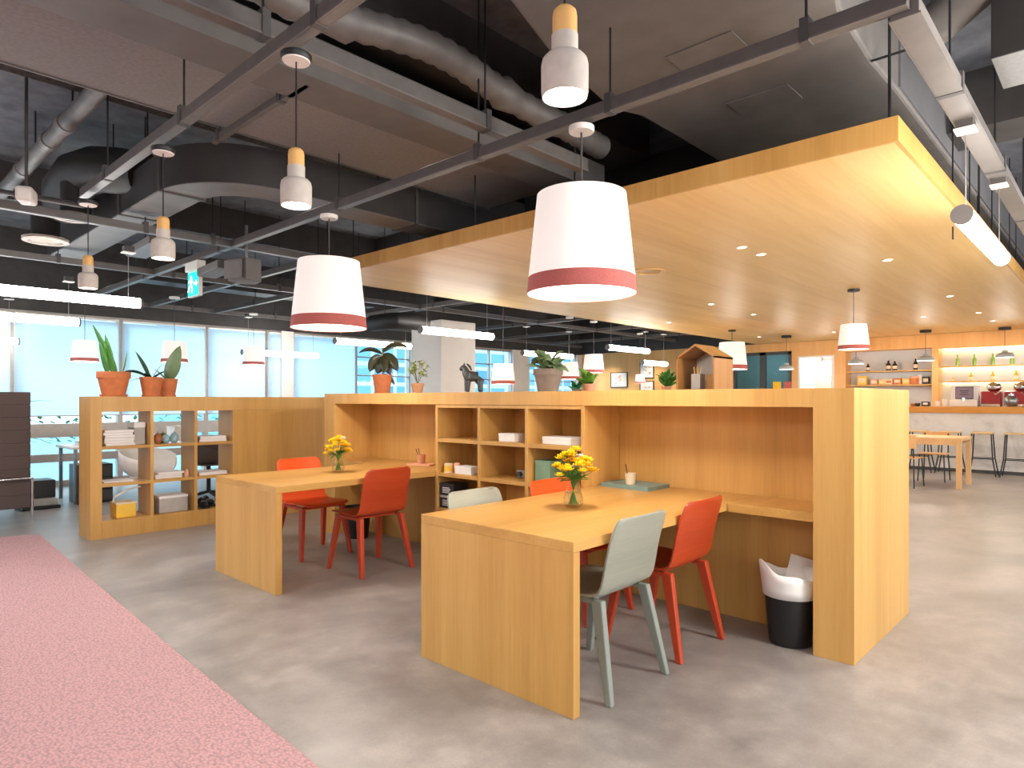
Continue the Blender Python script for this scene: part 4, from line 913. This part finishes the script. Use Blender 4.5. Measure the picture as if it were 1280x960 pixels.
MB().box(-.13, .13, -.14, .14, 0, .17).build('bin_body', 'grey_box', t, bevel=.008); MB().box(-.132, .132, -.142, .142, .15, .175).build('bin_rim', 'white_paper', t, bevel=.003)
for k, (x, y, z) in enumerate([(-7.30, 2.92, .171), (-7.40, 3.02, .171), (-7.31, 3.13, .171)]):
    t = thing('shoe', ['black shoe nearest the front in the lower right cubby', 'black shoe at the back of the lower right cubby', 'black shoe at the right of the lower right cubby'][k], 'shoe', (x, y, z), .12*k)
    MB().box(-.11, .11, -.035, .035, 0, .02).build('sole', 'black_plastic', t, bevel=.012)
    MB().ball((.03, 0, .045), .05, 14, 8, (1.5, .7, .7)).build('upper', 'black_plastic', t, smooth=True); MB().ball((-.05, 0, .06), .045, 14, 8, (1.1, .75, 1.1)).build('heel_cup', 'black_plastic', t, smooth=True)
# ================================================================== OFFICE BEYOND
def shell_chair(x, y, rz, label, mat='white', leg='silver'):
    t = thing('shell_chair', label, 'chair', (x, y, 0), rz, 'shell chairs in the office')
    b = MB(); rows = []
    for i in range(9):
        u = i/8; row = []
        for k in range(17):
            a = PI*(-.80+1.6*k/16); r = .30*math.sin(min(1, .12+u)*PI/2); z = .44+.34*u**2*(.55+.45*math.cos(a/1.6))
            row.append(b.b.verts.new((-r*math.cos(a)*.95, r*math.sin(a), z)))
        rows.append(row)
    for A, B in zip(rows, rows[1:]):
        for k in range(16): b.b.faces.new([A[k], A[k+1], B[k+1], B[k]])
    b.build('seat_shell', mat, t, smooth=True, solid=.012, ang=80)
    MB().lathe([(0, .42), (.22, .44), (.22, .46), (0, .462)], (.05, 0, 0), 24).build('seat_pad', mat, t, smooth=True)
    MB().tube([(0, 0, .42), (0, 0, .06)], .028, 12).build('post', leg, t, smooth=True)
    for k in range(4):
        a = PI/4+k*PI/2; MB().tube([(0, 0, .07), (.28*math.cos(a), .28*math.sin(a), .02)], [.02, .02], 8).build('base_arm', leg, t)
shell_chair(-8.35, 2.72, .3, 'white shell chair seen through the left cubbies')
shell_chair(-9.3, 3.8, .8, 'dark brown shell chair seen through the right cubbies', 'sofa', 'black_metal')
t = thing('office_desk', 'long white office desk by the window behind the cubby shelf', 'desk', (-10.2, 3.6, 0))
MB().box(-.4, .4, -1.3, 1.6, .70, .73).build('desktop', 'white', t, bevel=.003)
for x in (-.36, .36):
    for y in (-1.25, 1.55): MB().box(x-.02, x+.02, y-.02, y+.02, 0, .70).build('leg', 'silver', t)
for k, (x, y, w, d, h, nm) in enumerate([(-9.95, 2.55, .4, .4, .5, 'black drawer pedestal under the near end of the white office desk'), (-10.0, 4.6, .4, .4, .55, 'black drawer pedestal under the far end of the white office desk')]):
    t = thing('drawer_pedestal', nm, 'drawers', (x, y, 0))
    MB().box(-w/2, w/2, -d/2, d/2, 0, h).build('pedestal_body', 'black_plastic', t, bevel=.005)
    for j in range(3): q = MB().box(w/2, w/2+.012, -d/2+.01, d/2-.01, .03+j*.155, .17+j*.155).build('drawer', 'dark_metal', t, bevel=.003); MB().box(w/2+.012, w/2+.022, -.06, .06, .13+j*.155, .142+j*.155).build('handle', 'silver', q)
t = thing('printer', 'grey and black printer on the floor left of the cubby shelf end', 'printer', (-9.9, 1.95, 0))
MB().box(-.25, .25, -.2, .2, .0, .04).build('foot', 'black_plastic', t, bevel=.01); MB().box(-.22, .22, -.18, .18, .04, .12).build('paper_drawer', 'grey_box', t, bevel=.01); MB().box(-.22, .1, -.18, .18, .12, .34).build('printer_body', 'black_plastic', t, bevel=.015)
for k, (y, h, m, nm) in enumerate([(2.55, .05, 'white_paper', 'white paper pile on the near end of the office desk'), (3.1, .16, 'black_plastic', 'black document organiser on the office desk'), (3.7, .22, 'white_paper', 'tall pile of white folders on the office desk')]):
    t = thing('paper_pile', nm, 'papers', (-10.1, y, .7305)); MB().box(-.15, .15, -.11, .11, 0, h).build('sheets', m, t); MB().box(-.155, .15, -.115, .115, h, h+.006).build('cover_sheet', 'grey_box', t)
# sofa
t = thing('sofa', 'dark brown grey high-backed sofa with channel seams at the left edge', 'sofa', (-8.9, 1.70, 0))
g = MB()
for k in range(9): z0 = .14+k*.1425; g.box(-.16, 0, -2.6, 0, z0+.0015, z0+.141)
g.build('back_panel', 'sofa', t, bevel=.010); MB().box(-.155, -.006, -2.59, -.006, .15, 1.40).build('back_core', 'sofa', t)
MB().box(-.95, -.17, -2.6, -.02, .26, .46).build('seat_cushion', 'sofa', t, bevel=.03)
MB().tube([(.02, -2.6, .468), (.02, .02, .468)], .013, 10).build('metal_bar', 'chrome', t, smooth=True)
for y in (.015, -2.55):
    for x in (-.01, -.9): MB().tube([(x, y, 0), (x, y, .46)], .014, 10).build('leg', 'chrome', t, smooth=True)
# ================================================================== CAFE
k = thing('bar_counter', 'long cafe counter with an amber oak top and white stone front', 'counter', (-4.6, 14.6, 0))
MB().box(0, 7.6, -.06, .72, 1.09, 1.21).build('countertop', 'oak_bar', k, bevel=.004); MB().box(.02, 7.58, 0, .66, 0, 1.089).build('counter_front', 'stone', k, bevel=.003)
MB().box(.03, 7.57, -.008, 0, 0, .06).build('kick_plate', 'dark_metal', k)
def shelf_(x0, x1, z, label, led=False):
    s = thing('wall_shelf', label, 'shelf', (x0, YB+.1, z)); MB().box(.002, x1-x0-.002, 0, .295, -.03, 0).build('shelf_board', 'oak_x', s)
    if led: MB().box(.02, x1-x0-.02, .25, .27, -.04, -.031).build('led_strip', 'led', s)
shelf_(-4.66, -2.99, 1.975, 'upper oak shelf in the unlit white wall niche'); shelf_(-4.66, -2.99, 1.67, 'lower oak shelf in the unlit white wall niche')
shelf_(-2.875, 2.2, 2.03, 'upper oak shelf in the glowing wall niche', True); shelf_(-2.875, 2.2, 1.715, 'lower oak shelf in the glowing wall niche', True)
ls = MB().box(-2.86, 2.18, YB+.33, YB+.35, 2.385, 2.398).build('led_strip', 'led'); tag(ls, 'glowing strip along the top of the lit wall niche', 'light')
def bottle(px, y, z, h, r, mat, label, group):
    x = on_y(px, 450, y).x
    t = thing('bottle', label, 'bottle', (x, y, z), 0, group)
    MB().lathe([(0, 0), (r, 0), (r, h*.55), (r*.4, h*.72), (r*.36, h*.93), (0, h*.93)], seg=16).build('bottle_body', mat, t, smooth=True)
    MB().lathe([(r*.42, h*.92), (r*.42, h), (0, h)], seg=12).build('cap', 'cream' if mat != 'bottle_green' else 'green_card', t, smooth=True)
    MB().lathe([(r*1.02, h*.15), (r*1.02, h*.45), (r*.99, h*.45), (r*.99, h*.15)], seg=16).build('bottle_label', 'cream' if mat != 'bottle_green' else 'bottle_green', t, smooth=True)
for j, px in enumerate([1197, 1218, 1241, 1265]): bottle(px, YB+.2, 2.0305, .235, .034, 'bottle_green', 'green bottle, %s on the upper lit shelf' % ['leftmost', 'second from the left', 'third from the left', 'fourth from the left, behind the grey dome lamp'][j], 'green bottles on the lit shelf')
for j, (px, h) in enumerate([(1191, .09), (1214, .19), (1241, .20), (1270, .21)]): bottle(px, YB+.2, 1.7155, h, .034, 'bottle_yellow', 'yellow bottle, %s on the lower lit shelf' % ['shortest and leftmost', 'second from the left', 'third from the left', 'rightmost'][j], 'yellow bottles on the lit shelf')
for j, (px, h, r) in enumerate([(1085, .18, .04), (1110.5, .24, .05), (1118.5, .22, .05), (1144.5, .26, .042)]): bottle(px, YB+.2, 1.9755, h, r, 'bottle_dark', ['short dark bottle at the left of the upper unlit shelf', 'left one of the two stout dark bottles on the upper unlit shelf', 'right one of the two stout dark bottles on the upper unlit shelf', 'slim dark bottle at the right of the upper unlit shelf'][j], 'dark bottles on the unlit shelf')
for j, (px, w, h, m, nm) in enumerate([(1078, .19, .19, 'yellow', 'tallest yellow packet at the left of the lower unlit shelf'), (1093, .14, .11, 'pink_card', 'short orange packet next to the tall yellow one'), (1103, .13, .11, 'yellow', 'short yellow packet third along the lower unlit shelf'), (1111.5, .14, .11, 'cream', 'cream packet fourth along the lower unlit shelf'), (1122, .15, .13, 'terracotta', 'rust coloured packet in the middle of the lower unlit shelf'), (1133, .14, .12, 'yellow', 'yellow packet right of the rust coloured one'), (1150, .08, .2, 'white_paper', 'white packet near the right end of the lower unlit shelf'), (1157.5, .13, .15, 'black_plastic', 'dark tin at the right end of the lower unlit shelf')]):
    x = on_y(px, 470, YB+.22).x; t = thing('food_packet', nm, 'packet', (x, YB+.22, 1.6755), 0, 'packets on the unlit shelf')
    MB().box(-w/2, w/2, -.04, .04, 0, h).build('packet_body', m, t, bevel=.004); MB().box(-w*.35, w*.35, -.0425, -.0405, h*.25, h*.75).build('packet_label', 'cream' if m != 'cream' else 'terracotta', t)
x = on_y(1143.5, 470, YB+.22).x; t = thing('round_tin', 'round orange tin on the lower unlit shelf', 'tin', (x, YB+.2, 1.6755)); MB().lathe([(0, 0), (.09, 0), (.09, .12), (0, .12)], seg=24).build('tin_body', 'terracotta', t, smooth=True); MB().lathe([(.092, .12), (.092, .16), (0, .17)], seg=24).build('lid', 'pink_card', t, smooth=True)
# counter-top machines
def oc(px, y=14.85): return on_y(px, 505, y).x
x = oc(1158); t = thing('card_terminal', 'small black box on the counter below the unlit niche', 'terminal', (x, 14.8, 1.2105)); MB().box(-.07, .07, -.05, .05, 0, .09).build('terminal_body', 'black_plastic', t, bevel=.01); MB().box(-.04, .04, -.052, -.0505, .03, .07).build('screen', 'white_paper', t)
x0, x1 = oc(1189), oc(1223); t = thing('coffee_machine', 'white coffee machine with a framed mauve plaque on the counter', 'coffee machine', ((x0+x1)/2, 14.85, 1.2105))
w = (x1-x0)/2; MB().box(-w, w, -.12, .25, 0, .13).build('machine_base', 'white', t, bevel=.01); MB().box(-w, w, -.02, .25, .13, .40).build('machine_body', 'white', t, bevel=.015)
MB().box(-w*.62, w*.62, -.032, -.0205, .15, .36).build('plaque', 'plaque', t, bevel=.003)
g = MB()
for a in ((-w*.66, w*.66, .355, .37), (-w*.66, w*.66, .14, .155)): g.box(a[0], a[1], -.036, -.0325, a[2], a[3])
for a in (-w*.66, w*.62): g.box(a, a+w*.04, -.036, -.0325, .155, .355)
for j in range(3): g.box(-w*.35+.02*(j % 2), w*.35-.02*(j % 2), -.0345, -.0325, .215+.035*j, .23+.035*j)
g.build('plaque_frame', 'dark_metal', t); MB().tube([(0, -.1, .1), (0, -.1, .16)], .03, 10).build('spout', 'chrome', t)
for j, (px0, px1, nm) in enumerate([(1226, 1252, 'red coffee machine on the counter beside the white one'), (1255, 1290, 'red coffee machine at the right edge of the photo')]):
    x0, x1 = oc(px0), oc(px1); w = (x1-x0)/2; t = thing('espresso_machine', nm, 'coffee machine', ((x0+x1)/2, 14.9, 1.2105), 0, 'red coffee machines')
    MB().box(-w, w, -.05, .25, 0, .28).build('machine_body', 'red_machine', t, bevel=.02); MB().box(-w*.9, w*.9, -.10, -.05, 0, .05).build('drip_tray', 'chrome', t, bevel=.004)
    MB().ball((w*.2, .08, .36), .12, 24, 12, (1, .9, .8)).build('dome_lid', 'chrome', t, smooth=True); MB().tube([(w*.3, -.06, .25), (w*.5, -.13, .22), (w*.9, -.16, .27)], .014, 8).build('steam_arm', 'chrome', t, smooth=True)
x = oc(1262, 14.75); t = thing('glass_jar', 'round glass jar standing in front of the right red coffee machine', 'jar', (x+.03, 14.66, 1.2105)); MB().ball((0, 0, .105), .105, 24, 12).build('jar_body', 'silver', t, smooth=True); MB().lathe([(.05, .2), (.05, .225), (.012, .23), (.012, .25), (0, .25)], seg=20).build('jar_lid', 'chrome', t, smooth=True)
for j, (px, h, m, nm) in enumerate([(1141, .05, 'brown', 'tiny brown dish at the left end of the counter'), (1147, .06, 'black_plastic', 'tiny dark dish next to the brown one on the counter'), (1172, .10, 'white', 'white cup on the counter just left of the white coffee machine'), (1181, .14, 'white', 'white cup stack beside the white coffee machine')]):
    x = oc(px, 14.8); o = MB().lathe([(0, 0), (.035, 0), (.05, h), (.045, h), (.03, .01), (0, .01)], (0, 0, 0), 18).build('cup', m, smooth=True); o.location = (x, 14.8, 1.2105); tag(o, nm, 'cup')
# stools
def stool(x, y, label):
    t = thing('bar_stool', label, 'stool', (x, y, 0), 0, 'bar stools at the counter')
    MB().box(-.16, .16, -.15, .15, .735, .765).build('seat', 'tan', t, bevel=.012)
    for sx in (-1, 1):
        for sy in (-1, 1): MB().tube([(.14*sx, .11*sy, .735), (.165*sx, .14*sy, .30), (.215*sx, .17*sy, 0)], .011, 8).build('leg', 'black_metal', t)
    for sy in (-1, 1): MB().tube([(-.165, .14*sy, .30), (.165, .14*sy, .30)], .008, 8).build('foot_rail', 'black_metal', t)
x0 = on_y(1228, 560, 14.2).x
for px, nm in [(1157, 'bar stool behind the cafe chairs, farthest left of the stools'), (1196, 'bar stool right behind the light wood cafe table'), (1228, 'bar stool just right of the cafe table'), (1268, 'bar stool at the right edge of the photo')]:
    xs = x0+{1157: -.96, 1196: -.48, 1228: 0, 1268: .48}[px]; stool(xs, 14.2, nm)
t = thing('cafe_table', 'light wood cafe table with square legs behind the tall pillar', 'table', (-3.0, 11.73, 0))
MB().box(0, 1.19, 0, .86, .715, .76).build('tabletop', 'table_oak', t, bevel=.003)
for x in (.005, 1.115):
    for y in (.005, .785): MB().box(x, x+.07, y, y+.07, 0, .714).build('leg', 'table_oak', t, bevel=.003)
for y in (.012, .825): MB().box(.076, 1.114, y, y+.024, .65, .714).build('apron', 'table_oak', t)
def cafe_chair(x, y, rz, label):
    t = thing('cafe_chair', label, 'chair', (x, y, 0), rz, 'cafe chairs at the light wood table')
    MB().box(-.2, .2, -.2, .2, .44, .455).build('seat', 'cafe_seat', t, bevel=.006)
    b = MB()
    for k in range(6):
        a0, a1 = -.5+k/6, -.5+(k+1)/6; f = lambda a: -.21-.04*math.cos(a*PI)
        b.prism([(f(a0), a0*.42), (f(a0)-.012, a0*.42), (f(a1)-.012, a1*.42), (f(a1), a1*.42)], .60, .80)
    b.build('backrest', 'cafe_seat', t)
    for s in (-1, 1):
        MB().tube([(-.215, .165*s, .78), (-.185, .17*s, .44), (-.235, .19*s, 0)], .010, 8).build('rear_leg', 'black_metal', t); MB().tube([(.17, .17*s, .44), (.20, .19*s, 0)], .010, 8).build('front_leg', 'black_metal', t)
cafe_chair(-2.52, 11.62, PI/2-.1, 'wood and black metal cafe chair on the near side of the cafe table'); cafe_chair(-2.35, 12.72, -PI/2, 'wood and black metal cafe chair on the far side of the cafe table')
# pictures
for (a, b_, c, d_), nm in [((763, 465, 784, 484.5), 'framed pink and white picture, left one on the wood wall'), ((799.5, 452.5, 817, 473), 'framed line drawing, upper one on the wood wall'), ((799.5, 476, 817, 500), 'framed picture, lower one on the wood wall')]:
    p0, p1 = on_y(a, d_, YB-.03), on_y(c, b_, YB-.03); w, h = p1.x-p0.x, max(.3, p1.z-p0.z)
    t = thing('framed_picture', nm, 'picture', (p0.x, YB-.031, p1.z-h), 0, 'framed pictures on the wood wall')
    g = MB()
    for q in ((0, w, 0, .02), (0, w, h-.02, h), (0, .02, .02, h-.02), (w-.02, w, .02, h-.02)): g.box(q[0], q[1], 0, .03, q[2], q[3])
    g.build('picture_frame', 'black_plastic', t); MB().box(.02, w-.02, .012, .02, .02, h-.02).build('paper', 'white_paper', t)
    g = MB(); rng = random.Random(a)
    for j in range(7): q = rng.uniform(.1, w*.7); z = rng.uniform(.1, h*.75); g.box(q, q+w*.16, .010, .0118, z, z+h*.06)
    g.build('drawing', 'pink_card', t)
for px, m, nm in ((971, 'petal_orange', 'orange card in a clear holder far behind the tall pillar'), (984.5, 'band', 'red card in a clear holder far behind the tall pillar')):
    p = on_y(px, 480, 12.0); t = thing('menu_card', nm, 'card', (p.x, 12.0, 1.441)); MB().box(-.07, .07, 0, .01, 0, .22).build('card_face', m, t); MB().box(-.075, .075, -.005, .03, -.02, 0).build('card_base', 'white', t)
hc = thing('service_cabinet', 'tall oak service cabinet behind the partition holding two menu cards', 'cabinet', (-6.2, 11.8, 0)); MB().box(0, 1.9, 0, .5, 1.37, 1.42).build('countertop', 'oak_bar', hc, bevel=.003); MB().box(.03, 1.87, .03, .47, 0, 1.369).build('counter_body', 'white', hc)
# ================================================================== LIGHT
W = bpy.data.worlds.new('world'); bpy.context.scene.world = W; W.use_nodes = True
nt = W.node_tree; bg = nt.nodes['Background']
tc = N(nt, 'ShaderNodeTexCoord'); sx = N(nt, 'ShaderNodeSeparateXYZ'); nt.links.new(tc.outputs['Generated'], sx.inputs[0])
nt.links.new(ramp(nt, sx.outputs[2], [(.0, (.96, .96, .95, 1)), (.5, (.72, .86, 1, 1))]), bg.inputs['Color']); bg.inputs['Strength'].default_value = 2.0
def fill_tube_lamp(x, y, label, power, ln=2.4):  # added fill light in tube form, unseen fixtures behind the camera
    t = tube_lamp((x, y, 2.72), ln, label); l = light('lamp_light', 'AREA', (0, ln/2, -.06), power, (1, .90, .80), .5); l.data.shape = 'RECTANGLE'; l.data.size = .2; l.data.size_y = ln; l.parent = t
for x, y, nm in [(1.6, -3.2, 'added fill tube light behind the camera, right one'), (-2.2, -3.2, 'added fill tube light behind the camera, middle one'), (-6.0, -3.2, 'added fill tube light behind the camera, left one')]: fill_tube_lamp(x, y, nm, 32)
for x, y, nm in [(.75, 2.6, 'added fill tube light out of view to the right, nearer one'), (.75, 6.2, 'added fill tube light out of view to the right, farther one')]:  # two unseen tubes added to brighten the soffit and floor at right
    t = tube_lamp((x, y, 2.31), 1.5, nm); l = light('lamp_light', 'POINT', (-.12, .75, 0), 135, (1, .92, .82), .3); l.parent = t
for x, y, pw in [(-2.2, 6.5, 85), (-4.6, 6.5, 85), (-2.2, 9.5, 85), (-4.6, 9.5, 80), (-3.2, 12.4, 65), (-1.4, 12.4, 75)]:
    light('downlight_light', 'SPOT', (x, y, 2.68), pw, (1, .86, .68), .08, spot=2.3, blend=.9)
light('corridor_light', 'POINT', (-5.3, 16.9, 2.2), 16, (1, .97, .93), .2)
for x in (-8.2, -9.6, -11.0): light('wall_washer', 'SPOT', (x, 15.2, 2.66), 40, (1, .88, .70), .05, rot=(math.radians(24), 0, 0), spot=1.6, blend=.8)
sn = light('daylight_sun', 'SUN', (-30, -20, 20), 2.7, (.93, .97, 1), .2); sn.data.angle = .35; sn.rotation_euler = Vector((1, .75, -.62)).to_track_quat('-Z', 'Y').to_euler()
light('meeting_room_light', 'POINT', (-7, 17.2, 2.3), 16, (.85, .95, 1), .2)
sc = bpy.context.scene
sc.view_settings.view_transform = 'Standard'; sc.view_settings.look = 'None'; sc.view_settings.gamma = 1; sc.view_settings.use_curve_mapping = False
sc.view_settings.exposure = 0.75
sc.cycles.use_denoising = True
sc.cycles.max_bounces = 8; sc.cycles.diffuse_bounces = 5; sc.cycles.transparent_max_bounces = 12; sc.cycles.sample_clamp_indirect = 6
